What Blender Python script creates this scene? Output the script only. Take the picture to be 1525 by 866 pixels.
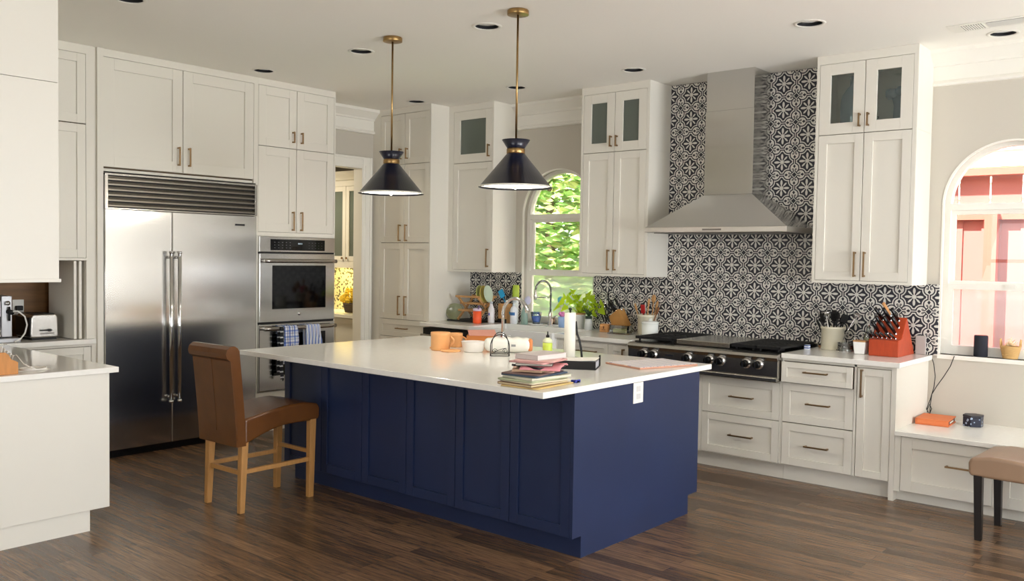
import bpy, bmesh, math, random
from mathutils import Vector, Matrix
random.seed(7)
PI = math.pi
sc = bpy.context.scene
C = sc.collection
for o in list(bpy.data.objects): bpy.data.objects.remove(o)

# ------------------------------------------------------------------ camera
yaw, pitch, roll = math.radians(-40.46664), math.radians(2.18491), math.radians(.889202)
fw = Vector((math.sin(yaw)*math.cos(pitch), math.cos(yaw)*math.cos(pitch), -math.sin(pitch)))
rr = Vector((math.cos(yaw), -math.sin(yaw), 0)); uu = rr.cross(fw)
Rv = math.cos(roll)*rr + math.sin(roll)*uu; Uv = -math.sin(roll)*rr + math.cos(roll)*uu
cam = bpy.data.cameras.new('camera'); camo = bpy.data.objects.new('camera', cam); C.objects.link(camo)
camo.matrix_world = Matrix(((Rv.x, Uv.x, -fw.x, 0), (Rv.y, Uv.y, -fw.y, 0), (Rv.z, Uv.z, -fw.z, 1.578662), (0, 0, 0, 1)))
cam.sensor_width = 36; cam.sensor_fit = 'HORIZONTAL'; cam.lens = 1332.61*36/1525
cam.clip_start = .05; cam.clip_end = 200
sc.camera = camo
# ------------------------------------------------------------------ look
sc.view_settings.view_transform = 'Standard'; sc.view_settings.look = 'None'
sc.view_settings.gamma = 1; sc.view_settings.use_curve_mapping = False
sc.view_settings.exposure = 0.12
sc.cycles.use_denoising = True
sc.cycles.max_bounces = 10; sc.cycles.diffuse_bounces = 6; sc.cycles.glossy_bounces = 5; sc.cycles.transparent_max_bounces = 12
sc.cycles.sample_clamp_indirect = 6.0
# ------------------------------------------------------------------ world and light
W = bpy.data.worlds.new('sky'); sc.world = W; W.use_nodes = True
nt = W.node_tree; nt.nodes.clear()
bg = nt.nodes.new('ShaderNodeBackground'); ow = nt.nodes.new('ShaderNodeOutputWorld')
tc = nt.nodes.new('ShaderNodeTexCoord'); sx = nt.nodes.new('ShaderNodeSeparateXYZ'); rp = nt.nodes.new('ShaderNodeValToRGB')
nt.links.new(tc.outputs['Generated'], sx.inputs[0]); nt.links.new(sx.outputs['Z'], rp.inputs[0])
rp.color_ramp.elements[0].color = (.95, .97, 1, 1); rp.color_ramp.elements[1].color = (.62, .78, 1, 1)
nt.links.new(rp.outputs[0], bg.inputs['Color']); nt.links.new(bg.outputs[0], ow.inputs['Surface'])
bg.inputs['Strength'].default_value = 3.0
def area(name, loc, rot, sx_, sy_, power, col, spread=180):
    l = bpy.data.lights.new(name, 'AREA'); l.shape = 'RECTANGLE'; l.size = sx_; l.size_y = sy_; l.energy = power; l.color = col
    l.spread = math.radians(spread)
    o = bpy.data.objects.new(name, l); C.objects.link(o); o.location = loc; o.rotation_euler = rot; return o
def sunl(name, direction, power, col, angle=3):
    l = bpy.data.lights.new(name, 'SUN'); l.energy = power; l.color = col; l.angle = math.radians(angle)
    o = bpy.data.objects.new(name, l); C.objects.link(o); o.location = (0, 12, 9)
    o.rotation_euler = Vector(direction).to_track_quat('-Z', 'Y').to_euler(); return o
sunl('sun', (.45, .75, -1.25), 23.0, (1, .95, .88), 1.5)            # comes from over the roof of the house
# daylight at the tall windows of the breakfast side (right wall)
area('daylight_right_far', (3.35, 4.6, 1.65), (0, math.radians(102), 0), 2.2, 2.3, 150, (.93, .965, 1.0))
area('daylight_right_near', (3.35, 1.2, 1.65), (0, math.radians(102), 0), 2.2, 2.3, 48, (.95, .975, 1.0))
# fill lamps added low at those windows, aimed up to brighten the ceiling
area('ceiling_fill_far', (3.34, 4.6, .9), (0, math.radians(150), 0), .8, 2.3, 140, (.97, .985, 1))
area('ceiling_fill_near', (3.34, 1.2, .9), (0, math.radians(150), 0), .8, 2.3, 85, (.97, .985, 1))
area('ceiling_fill_rear', (-2.2, -3.75, 1.65), (math.radians(140), 0, 0), 3.4, 2.1, 64, (.97, .98, 1))  # fill added in the unseen rear window opening, tilted up at the ceiling
area('daylight_sink_window', (-5.25, 8.3, 3.5), (math.radians(-128), 0, 0), 1.6, 1.4, 220, (1, 1, .98), 160)
area('daylight_bench_window', (-1.38, 8.1, 3.3), (math.radians(-130), 0, 0), 1.6, 1.2, 110, (.96, .98, 1), 160)

# ------------------------------------------------------------------ materials
def lin(c): return tuple(((v/255)/12.92 if v/255 <= .04045 else ((v/255+.055)/1.055)**2.4) for v in c)
MAT = {}
def mat(name, rgb, rough=.5, metal=0, spec=.5, coat=0, trans=0, ior=1.45, bump=0, bscale=40, bstretch=(1, 1, 1), var=0, vscale=3, emit=None, estr=0, alpha=1, sss=0):
    m = bpy.data.materials.new(name); m.use_nodes = True; n = m.node_tree; b = n.nodes['Principled BSDF']
    col = lin(rgb)
    b.inputs['Base Color'].default_value = (*col, 1); b.inputs['Roughness'].default_value = rough
    b.inputs['Metallic'].default_value = metal; b.inputs['Specular IOR Level'].default_value = spec
    b.inputs['Coat Weight'].default_value = coat; b.inputs['Coat Roughness'].default_value = .08
    b.inputs['Transmission Weight'].default_value = trans; b.inputs['IOR'].default_value = ior
    b.inputs['Alpha'].default_value = alpha
    if sss: b.inputs['Subsurface Weight'].default_value = sss; b.inputs['Subsurface Scale'].default_value = .01
    if emit: b.inputs['Emission Color'].default_value = (*lin(emit), 1); b.inputs['Emission Strength'].default_value = estr
    if bump or var:
        t = n.nodes.new('ShaderNodeTexCoord'); mp = n.nodes.new('ShaderNodeMapping'); mp.inputs['Scale'].default_value = bstretch
        n.links.new(t.outputs['Object'], mp.inputs['Vector'])
    if bump:
        nz = n.nodes.new('ShaderNodeTexNoise'); nz.inputs['Scale'].default_value = bscale; nz.inputs['Detail'].default_value = 3
        bp = n.nodes.new('ShaderNodeBump'); bp.inputs['Strength'].default_value = bump; bp.inputs['Distance'].default_value = .002
        n.links.new(mp.outputs[0], nz.inputs['Vector']); n.links.new(nz.outputs[0], bp.inputs['Height']); n.links.new(bp.outputs[0], b.inputs['Normal'])
    if var:
        nz = n.nodes.new('ShaderNodeTexNoise'); nz.inputs['Scale'].default_value = vscale; nz.inputs['Detail'].default_value = 4
        r = n.nodes.new('ShaderNodeValToRGB'); r.color_ramp.elements[0].position = .3; r.color_ramp.elements[1].position = .7
        r.color_ramp.elements[0].color = (*[c*(1-var) for c in col], 1); r.color_ramp.elements[1].color = (*[min(1, c*(1+var)) for c in col], 1)
        n.links.new(mp.outputs[0], nz.inputs['Vector']); n.links.new(nz.outputs[0], r.inputs[0]); n.links.new(r.outputs[0], b.inputs['Base Color'])
    MAT[name] = m; return m
def thin_glass(name, tint, gloss=.12, rough=.02, dif=0, difcol=(1, 1, 1)):
    m = bpy.data.materials.new(name); m.use_nodes = True; n = m.node_tree; n.nodes.clear()
    out = n.nodes.new('ShaderNodeOutputMaterial'); tr = n.nodes.new('ShaderNodeBsdfTransparent'); gl = n.nodes.new('ShaderNodeBsdfGlossy')
    mx = n.nodes.new('ShaderNodeMixShader'); fr = n.nodes.new('ShaderNodeFresnel'); mm = n.nodes.new('ShaderNodeMath'); mm.operation = 'ADD'
    tr.inputs[0].default_value = (*tint, 1); gl.inputs['Roughness'].default_value = rough
    fr.inputs[0].default_value = 1.45; n.links.new(fr.outputs[0], mm.inputs[0]); mm.inputs[1].default_value = gloss-.04
    n.links.new(mm.outputs[0], mx.inputs[0]); n.links.new(tr.outputs[0], mx.inputs[1]); n.links.new(gl.outputs[0], mx.inputs[2])
    last = mx
    if dif:
        d = n.nodes.new('ShaderNodeBsdfDiffuse'); d.inputs[0].default_value = (*difcol, 1); t2 = n.nodes.new('ShaderNodeBsdfTranslucent'); t2.inputs[0].default_value = (*difcol, 1)
        ad = n.nodes.new('ShaderNodeMixShader'); ad.inputs[0].default_value = .5; n.links.new(d.outputs[0], ad.inputs[1]); n.links.new(t2.outputs[0], ad.inputs[2])
        m2 = n.nodes.new('ShaderNodeMixShader'); m2.inputs[0].default_value = dif
        n.links.new(mx.outputs[0], m2.inputs[1]); n.links.new(ad.outputs[0], m2.inputs[2]); last = m2
    n.links.new(last.outputs[0], out.inputs[0]); MAT[name] = m; return m

CAB = mat('cabinet paint', (225, 221, 210), .38, bump=.03, bscale=300)
WALL = mat('wall paint', (198, 192, 180), .75, bump=.05, bscale=220)
CEIL = mat('ceiling paint', (246, 243, 236), .85, bump=.05, bscale=180)
TRIM = mat('trim paint', (236, 233, 224), .4, bump=.02, bscale=200)
NAVY = mat('navy cabinet paint', (30, 43, 76), .42, var=.1, vscale=2.5, bump=.03, bscale=300)
QUARTZ = mat('white quartz', (240, 238, 231), .12, spec=.5, var=.02, vscale=30)
STEEL = mat('brushed stainless', (176, 172, 166), .27, 1, bump=.12, bscale=60, bstretch=(1, 1, 30))
STEELH = mat('brushed stainless horizontal', (178, 174, 168), .24, 1, bump=.1, bscale=8, bstretch=(1, 1, 60))
DSTEEL = mat('dark stainless', (120, 116, 112), .3, 1, bump=.1, bscale=60, bstretch=(1, 1, 20))
def aniso(name, rgb, rough, an):
    m = mat(name, rgb, rough, 1); n = m.node_tree; b = n.nodes['Principled BSDF']; t = n.nodes.new('ShaderNodeTangent'); t.direction_type = 'RADIAL'; t.axis = 'Z'
    b.inputs['Anisotropic'].default_value = an; n.links.new(t.outputs[0], b.inputs['Tangent']); return m
FRIDGE = aniso('vertically brushed stainless', (206, 205, 202), .16, .75)
CHROME = mat('chrome', (215, 215, 215), .08, 1)
BRASS = mat('aged brass', (164, 134, 88), .3, 1, var=.12, vscale=20)
BRONZE = mat('champagne bronze', (150, 122, 88), .33, 1, var=.06, vscale=40)
BLK = mat('black enamel', (12, 12, 13), .25)
BLKM = mat('black matte', (20, 20, 21), .6)
IRON = mat('cast iron', (18, 18, 19), .55, bump=.3, bscale=200)
BLKG = mat('black oven glass', (6, 6, 8), .05, spec=.6)
SHADE = mat('navy shade enamel', (14, 18, 38), .3, coat=.3)
SHIN = mat('white shade lining', (250, 248, 240), .5)
BULB = mat('frosted bulb', (255, 250, 240), .4, emit=(255, 244, 224), estr=9)
PORC = mat('white porcelain', (240, 240, 238), .12, coat=.4)
DLITE = mat('downlight baffle', (14, 14, 18), .7)
LENS = mat('downlight lens', (245, 245, 242), .6)
LEATHER = mat('cognac leather', (94, 57, 25), .25, var=.12, vscale=6, bump=.15, bscale=120)
TAUPE = mat('taupe leather', (150, 122, 98), .32, var=.06, vscale=6, bump=.12, bscale=120)
OAK = mat('honey oak leg', (176, 128, 72), .45, var=.12, vscale=10, bstretch=(8, 8, 1), bump=.05, bscale=80)
ESPR = mat('espresso leg', (22, 17, 15), .3, var=.1, vscale=10)
BIRCH = mat('bamboo wood', (196, 150, 98), .5, var=.14, vscale=12, bstretch=(1, 6, 6))
BEECH = mat('beech block wood', (206, 150, 94), .5, var=.12, vscale=14, bstretch=(1, 1, 8))
WALNUT = mat('nook wood veneer', (120, 84, 44), .5, var=.2, vscale=4, bstretch=(1, 1, 8))
CHERRY = mat('cherry red wood', (176, 66, 30), .35, var=.12, vscale=10, bstretch=(6, 6, 1))
DARKGAP = mat('painted door gap shade', (92, 78, 62), .8)  # brown painted behind the door gaps so the seams look shaded
GLASSV = thin_glass('clear cabinet glass', (.9, .95, .93), .08, .03, .06, (.4, .45, .42))
DARKIN = mat('cabinet interior', (120, 122, 112), .7, var=.05, vscale=5)
GLASSC = thin_glass('cabinet glass', (.62, .68, .64), .10, .05, .34, (.46, .52, .46))
GLASSW = thin_glass('window glass', (.97, .99, .98), .06, .01)
SCREEN = thin_glass('window glass with insect screen', (.93, .94, .94), .06, .01, .34, (.95, .95, .95))
CLEAR = thin_glass('clear glass', (.9, .95, .95), .2, .02)
BLUEGL = thin_glass('blue glass', (.3, .5, .62), .2, .03, .65, (.3, .5, .62))
CREAMC = mat('cream stoneware', (222, 216, 194), .3, coat=.2)
WHITEC = mat('white stoneware', (232, 236, 232), .25, coat=.3)
PAPER = mat('paper', (236, 232, 224), .8, var=.02, vscale=9)

class E:
    """tiny expression builder over Math nodes"""
    def __init__(s, nt, sock): s.nt = nt; s.s = sock
    def _m(s, op, b=None, c=None):
        n = s.nt.nodes.new('ShaderNodeMath'); n.operation = op
        s.nt.links.new(s.s, n.inputs[0])
        for i, q in ((1, b), (2, c)):
            if q is None: continue
            if isinstance(q, E): s.nt.links.new(q.s, n.inputs[i])
            else: n.inputs[i].default_value = q
        return E(s.nt, n.outputs[0])
    def __add__(s, b): return s._m('ADD', b)
    def __sub__(s, b): return s._m('SUBTRACT', b)
    def __mul__(s, b): return s._m('MULTIPLY', b)
    def __truediv__(s, b): return s._m('DIVIDE', b)
    def frac(s): return s._m('FRACT')
    def abs(s): return s._m('ABSOLUTE')
    def mn(s, b): return s._m('MINIMUM', b)
    def mx(s, b): return s._m('MAXIMUM', b)
    def sqrt(s): return s._m('SQRT')
    def lt(s, b): return s._m('LESS_THAN', b)
    def gt(s, b): return s._m('GREATER_THAN', b)
    def neg(s): return s._m('MULTIPLY', -1.0)
    def inv(s): return s.neg() + 1.0
def hyp(a, b): return (a*a + b*b).sqrt()

def tile_material():
    m = bpy.data.materials.new('patterned cement tile'); m.use_nodes = True; n = m.node_tree; b = n.nodes['Principled BSDF']
    t = n.nodes.new('ShaderNodeTexCoord'); s = n.nodes.new('ShaderNodeSeparateXYZ'); n.links.new(t.outputs['Object'], s.inputs[0])
    T = .2055
    fx = (((E(n, s.outputs['X']) + 3.627)/T) + .5).frac() - .5
    fz = (((E(n, s.outputs['Z']) - 1.331)/T) + .5).frac() - .5
    qx, qz = fx.abs(), fz.abs()
    a, c = qx.neg() + .5, qz.neg() + .5              # distance to nearest grid corner
    M, N = a.mx(c), a.mn(c)
    dh = hyp(M - .25, N)
    D = (dh - .14).mn(N)
    w = D.lt(.016)                                    # grid line and heart body
    w = w.mx(D.gt(.060)*D.lt(.100))                   # outline band of the medallion
    inner = dh.lt(.145)
    # hollow inside the heart: dark diamond and two curls
    dia = ((M - .32).abs()*.8 + N).lt(.058)
    cx_, cn_ = M - .205, N - .060
    cr = hyp(cx_, cn_)
    curl = cr.lt(.037)*cr.gt(.013)
    gapc = (M.lt(.2))*(N.gt(.018))*(N.lt(.05))*(M.gt(.12))
    dark = dia.mx(curl).mx(gapc)
    w = w*(dark.inv())
    # corner star
    s1 = M + N*1.0
    star = (M.sqrt() + N.sqrt()).lt(.36)
    ring = (s1.lt(.135))*(s1.gt(.0))
    moat = (s1.lt(.185))*(s1.gt(.135))*(N.gt(.014))
    w = w*(moat.inv())
    w = w.mx(ring)
    solid = s1.lt(.098)
    w = w*(solid.inv())
    # flower
    r = hyp(qx, qz)
    P, Q = qx.mx(qz), qx.mn(qz)
    e1 = hyp((P - .21)/.105, Q/.046).lt(1.0)
    ax = e1.mx(Q.lt(P*.15 + .006)*P.lt(.21))
    P2, Q2 = (P + Q)*.70711, (P - Q)*.70711
    e2 = hyp((P2 - .205)/.085, Q2/.033).lt(1.0)
    dg = e2.mx(Q2.lt(P2*.11 + .004)*P2.lt(.205))
    fl = ax.mx(dg).mx(r.lt(.07))
    fl = fl*r.lt(.33)
    w = w.mx(fl)
    mix = n.nodes.new('ShaderNodeMix'); mix.data_type = 'RGBA'; n.links.new(w.s, mix.inputs['Factor'])
    mix.inputs['A'].default_value = (*lin((30, 30, 42)), 1); mix.inputs['B'].default_value = (*lin((216, 214, 206)), 1)
    n.links.new(mix.outputs['Result'], b.inputs['Base Color']); b.inputs['Roughness'].default_value = .4
    MAT['tile'] = m; return m
TILE = tile_material()

def floor_material():
    m = bpy.data.materials.new('dark oak floor'); m.use_nodes = True; n = m.node_tree; b = n.nodes['Principled BSDF']; L = n.links.new
    t = n.nodes.new('ShaderNodeTexCoord')
    br = n.nodes.new('ShaderNodeTexBrick'); L(t.outputs['Object'], br.inputs['Vector'])
    br.offset = .37; br.inputs['Scale'].default_value = 1; br.inputs['Brick Width'].default_value = 1.15; br.inputs['Row Height'].default_value = .083
    br.inputs['Mortar Size'].default_value = .0012; br.inputs['Mortar Smooth'].default_value = .2; br.inputs['Bias'].default_value = -.1
    br.inputs['Color1'].default_value = (*lin((128, 101, 77)), 1); br.inputs['Color2'].default_value = (*lin((82, 63, 48)), 1); br.inputs['Mortar'].default_value = (*lin((38, 26, 18)), 1)
    mp = n.nodes.new('ShaderNodeMapping'); mp.inputs['Scale'].default_value = (1.6, 26, 1); L(t.outputs['Object'], mp.inputs['Vector'])
    # shift grain per plank
    nz = n.nodes.new('ShaderNodeTexNoise'); nz.inputs['Scale'].default_value = 2.4; nz.inputs['Detail'].default_value = 6; nz.inputs['Roughness'].default_value = .65; nz.inputs['Distortion'].default_value = 1.2
    L(mp.outputs[0], nz.inputs['Vector'])
    r = n.nodes.new('ShaderNodeValToRGB'); r.color_ramp.elements[0].position = .34; r.color_ramp.elements[1].position = .66
    r.color_ramp.elements[0].color = (.34, .32, .30, 1); r.color_ramp.elements[1].color = (1.3, 1.25, 1.15, 1)
    L(nz.outputs[0], r.inputs[0])
    mu = n.nodes.new('ShaderNodeMix'); mu.data_type = 'RGBA'; mu.blend_type = 'MULTIPLY'; mu.inputs['Factor'].default_value = .85
    L(br.outputs['Color'], mu.inputs['A']); L(r.outputs[0], mu.inputs['B']); L(mu.outputs['Result'], b.inputs['Base Color'])
    bp = n.nodes.new('ShaderNodeBump'); bp.inputs['Strength'].default_value = .25; bp.inputs['Distance'].default_value = .002
    L(nz.outputs[0], bp.inputs['Height']); L(bp.outputs[0], b.inputs['Normal'])
    b.inputs['Roughness'].default_value = .27; b.inputs['Specular IOR Level'].default_value = .5
    return m
FLOOR = floor_material()

def stripes(name, axis, period, cols, rough=.85, second=None):
    """woven stripes: list of (pos,rgb) constant ramp; second = crossing axis"""
    m = bpy.data.materials.new(name); m.use_nodes = True; n = m.node_tree; b = n.nodes['Principled BSDF']; L = n.links.new
    t = n.nodes.new('ShaderNodeTexCoord'); s = n.nodes.new('ShaderNodeSeparateXYZ'); L(t.outputs['Object'], s.inputs[0])
    def one(ax):
        f = (E(n, s.outputs[ax])/period).frac()
        r = n.nodes.new('ShaderNodeValToRGB'); r.color_ramp.interpolation = 'CONSTANT'
        while len(r.color_ramp.elements) < len(cols): r.color_ramp.elements.new(.5)
        for e, (p, c) in zip(r.color_ramp.elements, cols): e.position = p; e.color = (*lin(c), 1)
        L(f.s, r.inputs[0]); return r.outputs[0]
    c1 = one(axis)
    if second:
        mu = n.nodes.new('ShaderNodeMix'); mu.data_type = 'RGBA'; mu.blend_type = 'MULTIPLY'; mu.inputs['Factor'].default_value = .8
        L(c1, mu.inputs['A']); L(one(second), mu.inputs['B']); c1 = mu.outputs['Result']
    L(c1, b.inputs['Base Color']); b.inputs['Roughness'].default_value = rough
    return m

# ------------------------------------------------------------------ mesh helpers
class MB:
    def __init__(s): s.v = []; s.f = []; s.mi = []; s.sm = []; s.M = None
    def add(s, vs, fs, mi=0, smooth=False):
        k = len(s.v)
        for p in vs:
            p = Vector(p); s.v.append(s.M @ p if s.M is not None else p)
        for f in fs: s.f.append([k+i for i in f]); s.mi.append(mi); s.sm.append(smooth)
        return s
    def box(s, x0, x1, y0, y1, z0, z1, mi=0):
        if x0 > x1: x0, x1 = x1, x0
        if y0 > y1: y0, y1 = y1, y0
        if z0 > z1: z0, z1 = z1, z0
        return s.add([(x0,y0,z0),(x1,y0,z0),(x1,y1,z0),(x0,y1,z0),(x0,y0,z1),(x1,y0,z1),(x1,y1,z1),(x0,y1,z1)],
              [(0,3,2,1),(4,5,6,7),(0,1,5,4),(1,2,6,5),(2,3,7,6),(3,0,4,7)], mi)
    def fbox(s, F, u0, u1, d0, d1, z0, z1, mi=0):
        k, p = F
        if k == '-y': return s.box(u0, u1, p-d1, p-d0, z0, z1, mi)
        return s.box(p+d0, p+d1, u0, u1, z0, z1, mi)
    def prism(s, poly, axis, a0, a1, mi=0, smooth=False):
        n = len(poly)
        def mk(q, a):
            if axis == 'x': return (a, q[0], q[1])
            if axis == 'y': return (q[0], a, q[1])
            return (q[0], q[1], a)
        vs = [mk(q, a0) for q in poly] + [mk(q, a1) for q in poly]
        s.add(vs, [tuple(range(n))[::-1], tuple(range(n, 2*n))], mi, False)
        k = len(s.v) - 2*n
        for i in range(n):
            s.f.append([k+i, k+(i+1) % n, k+n+(i+1) % n, k+n+i]); s.mi.append(mi); s.sm.append(smooth)
        return s
    def lathe(s, prof, cx=0, cy=0, cz=0, seg=32, mi=0, smooth=True, sx=1, sy=1):
        vs = []; fs = []
        for r, z in prof:
            for i in range(seg):
                t = 2*PI*i/seg; vs.append((cx+r*math.cos(t)*sx, cy+r*math.sin(t)*sy, cz+z))
        for j in range(len(prof)-1):
            for i in range(seg):
                i2 = (i+1) % seg; fs.append((j*seg+i, j*seg+i2, (j+1)*seg+i2, (j+1)*seg+i))
        if prof[0][0] > 1e-4: fs.append(tuple(range(seg))[::-1]) if abs(prof[0][0]) > 1e-4 and getattr(s, 'cap', True) else None
        if prof[-1][0] > 1e-4 and getattr(s, 'cap', True): fs.append(tuple(range((len(prof)-1)*seg, len(prof)*seg)))
        return s.add(vs, [f for f in fs if f], mi, smooth)
    def tube(s, pts, r, seg=10, mi=0, closed=False, flat=1.0):
        pts = [Vector(p) for p in pts]; n = len(pts); vs = []; fs = []
        up = None
        for i, p in enumerate(pts):
            if closed: d = pts[(i+1) % n] - pts[i-1]
            else: d = pts[min(i+1, n-1)] - pts[max(i-1, 0)]
            d.normalize()
            if up is None:
                up = Vector((0, 0, 1)) if abs(d.z) < .9 else Vector((0, 1, 0))
            a = d.cross(up); 
            if a.length < 1e-5: a = d.orthogonal()
            a.normalize(); b = a.cross(d); b.normalize(); up = b
            rad = r[i] if isinstance(r, (list, tuple)) else r
            for k in range(seg):
                t = 2*PI*k/seg; vs.append(p + a*math.cos(t)*rad + b*math.sin(t)*rad*flat)
        m = n if closed else n-1
        for i in range(m):
            j = (i+1) % n
            for k in range(seg):
                k2 = (k+1) % seg; fs.append((i*seg+k, j*seg+k, j*seg+k2, i*seg+k2))
        if not closed: fs.append(tuple(range(seg))); fs.append(tuple(range((n-1)*seg, n*seg))[::-1])
        return s.add(vs, fs, mi, True)
    def cyl(s, p0, p1, r, seg=20, mi=0, r1=None): return s.tube([p0, p1], [r, r if r1 is None else r1], seg, mi)
    def ball(s, c, r, seg=16, mi=0, sx=1, sy=1, sz=1):
        n = seg//2; prof = [(max(1e-4, math.sin(PI*i/n)*r), -math.cos(PI*i/n)*r*sz) for i in range(n+1)]
        return s.lathe(prof, c[0], c[1], c[2], seg, mi, True, sx, sy)
    def grid(s, fn, nu, nv, mi=0, smooth=True):
        vs = [fn(i/nu, j/nv) for j in range(nv+1) for i in range(nu+1)]
        fs = [(j*(nu+1)+i, j*(nu+1)+i+1, (j+1)*(nu+1)+i+1, (j+1)*(nu+1)+i) for j in range(nv) for i in range(nu)]
        return s.add(vs, fs, mi, smooth)
ORG = {}
def obj(name, mb, mats, parent=None, bev=0, bseg=2, sub=0, solid=0, loc=None):
    if not isinstance(mats, (list, tuple)): mats = [mats]
    if parent is None:
        if loc is None:
            xs = [v.x for v in mb.v]; ys = [v.y for v in mb.v]; zs = [v.z for v in mb.v]
            loc = Vector(((min(xs)+max(xs))/2, (min(ys)+max(ys))/2, min(zs)))
        org = Vector(loc)
    else: org = ORG[parent.name]
    me = bpy.data.meshes.new(name); me.from_pydata([tuple(v-org) for v in mb.v], [], mb.f)
    for m in mats: me.materials.append(m)
    for p, i, sm in zip(me.polygons, mb.mi, mb.sm): p.material_index = i; p.use_smooth = sm
    bm = bmesh.new(); bm.from_mesh(me); bmesh.ops.recalc_face_normals(bm, faces=bm.faces); bm.to_mesh(me); bm.free()
    me.update()
    o = bpy.data.objects.new(name, me); C.objects.link(o); ORG[o.name] = org
    if parent is None: o.location = org
    else: o.parent = parent
    if solid:
        k = o.modifiers.new('Solidify', 'SOLIDIFY'); k.thickness = solid; k.offset = 0
    if sub:
        k = o.modifiers.new('Subdivision', 'SUBSURF'); k.levels = sub; k.render_levels = sub
    if bev:
        k = o.modifiers.new('Bevel', 'BEVEL'); k.width = bev; k.segments = bseg; k.limit_method = 'ANGLE'; k.angle_limit = math.radians(35)
        k.harden_normals = False
    return o
def thing(name, label, cat, loc=(0, 0, 0), group=None):
    o = bpy.data.objects.new(name, None); C.objects.link(o); o.location = loc; o.empty_display_size = .1; ORG[o.name] = Vector(loc)
    o['label'] = label; o['category'] = cat
    if group: o['group'] = group
    return o
def tag(o, label, cat, group=None):
    o['label'] = label; o['category'] = cat
    if group: o['group'] = group
    return o
def struct(name, mb, m, parent=None, **k):
    o = obj(name, mb, m, parent, loc=(0, 0, 0) if parent is None else None, **k)
    if parent is None: o['kind'] = 'structure'
    return o
def dup(root, loc, rotz=None, label=None):
    r = root.copy(); C.objects.link(r); r.location = loc
    if rotz is not None: r.rotation_euler = (0, 0, rotz)
    if label: r['label'] = label
    def rec(a, b):
        for ch in list(a.children):
            c = ch.copy(); C.objects.link(c); c.parent = b; rec(ch, c)
    rec(root, r); return r

# ------------------------------------------------------------------ the room
ZC = 3.073; YB = 6.815; XL = -7.235; XR = 3.2; YR = -3.6
struct('floor', MB().box(-9.6, XR, YR, YB+.15, -.05, 0), FLOOR)
SPOTS = [(-5.24, 2.60), (-5.18, 4.32), (-6.38, 4.295), (-3.96, 4.35), (-6.42, 6.05), (-5.16, 6.07), (-3.93, 6.05), (-2.285, 5.52), (-1.40, 6.50)]
def ceiling_mesh():
    bm = bmesh.new(); ed = []
    def loop(pts):
        v = [bm.verts.new((x, y, ZC)) for x, y in pts]
        for k in range(len(v)): ed.append(bm.edges.new((v[k], v[(k+1) % len(v)])))
    loop([(XL-.115, YR), (XR, YR), (XR, YB+.15), (XL-.115, YB+.15)])
    for x, y in SPOTS: loop([(x+.079*math.cos(2*PI*k/36), y+.079*math.sin(2*PI*k/36)) for k in range(36)])
    bmesh.ops.triangle_fill(bm, edges=ed, use_beauty=True, use_dissolve=False)
    bm.verts.index_update(); m = MB(); m.add([v.co.copy() for v in bm.verts], [tuple(v.index for v in f.verts) for f in bm.faces]); bm.free()
    return m.box(XL-.115, XR, YR, YB+.15, ZC+.12, ZC+.16)
struct('ceiling', ceiling_mesh(), CEIL)
WIN = [(-5.25, .44, 1.985), (-1.38, .435, 1.99)]; SILL = .93
def back_wall():
    m = MB(); Y0, Y1 = YB, YB+.15
    xs = -9.7
    cur = xs
    for cx, r, zc in WIN:
        m.box(cur, cx-r, Y0, Y1, 0, ZC); m.box(cx-r, cx+r, Y0, Y1, 0, SILL)
        n = 40; arc = [(cx-r*math.cos(PI*i/n), zc+r*math.sin(PI*i/n)) for i in range(n+1)]
        for i in range(n):
            (xa, za), (xb, zb) = arc[i], arc[i+1]
            m.add([(xa,Y0,za),(xb,Y0,zb),(xb,Y0,ZC),(xa,Y0,ZC),(xa,Y1,za),(xb,Y1,zb),(xb,Y1,ZC),(xa,Y1,ZC)], [(0,1,2,3),(4,7,6,5),(0,4,5,1)])
        cur = cx+r
    m.box(cur, XR+.15, Y0, Y1, 0, ZC)
    return m
struct('wall_back', back_wall(), WALL)
# left wall with the doorway into the butler's pantry
DY0, DY1, DZ = 5.27, 6.06, 2.475
m = MB(); m.box(XL-.115, XL, YR, DY0, 0, ZC).box(XL-.115, XL, DY1, YB, 0, ZC).box(XL-.115, XL, DY0, DY1, DZ, ZC)
struct('wall_left', m, WALL)
def rect_wall(u0, u1, holes, z0, z1, ZT, mk):
    cur = u0
    for a, b in holes:
        mk(cur, a, 0, ZT); mk(a, b, 0, z0); mk(a, b, z1, ZT); cur = b
    mk(cur, u1, 0, ZT)
m = MB(); rect_wall(YR, YB, [(.1, 2.3), (3.5, 5.7)], .45, 2.75, ZC, lambda a, b, z0, z1: m.box(XR, XR+.15, a, b, z0, z1)); struct('wall_right', m, WALL)
m = MB(); rect_wall(XL, XR, [(-3.9, -.5)], .45, 2.7, ZC, lambda a, b, z0, z1: m.box(a, b, YR-.15, YR, z0, z1)); struct('wall_rear', m, WALL)
for i, (a, b) in enumerate([(.1, 2.3), (3.5, 5.7)]):
    m = MB()
    for k in range(4):
        y = a + (b-a)*k/3; m.box(XR+.03, XR+.09, y-.03 if 0 < k < 3 else y - (0 if k == 0 else .06), y+.03 if 0 < k < 3 else y+(.06 if k == 0 else 0), .45, 2.75)
    for z in (.45, 1.55, 2.69): m.box(XR+.03, XR+.09, a, b, z, z+.06)
    struct('window_%d' % (i+3), m, TRIM)
m = MB()
for k in range(4):
    x = -3.9 + 3.4*k/3; m.box(min(max(x-.03, -3.9), -.56), min(max(x-.03, -3.9), -.56)+.06, YR-.09, YR-.03, .45, 2.7)
for z in (.45, 1.6, 2.64): m.box(-3.9, -.5, YR-.09, YR-.03, z, z+.06)
struct('window_5', m, TRIM)

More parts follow.
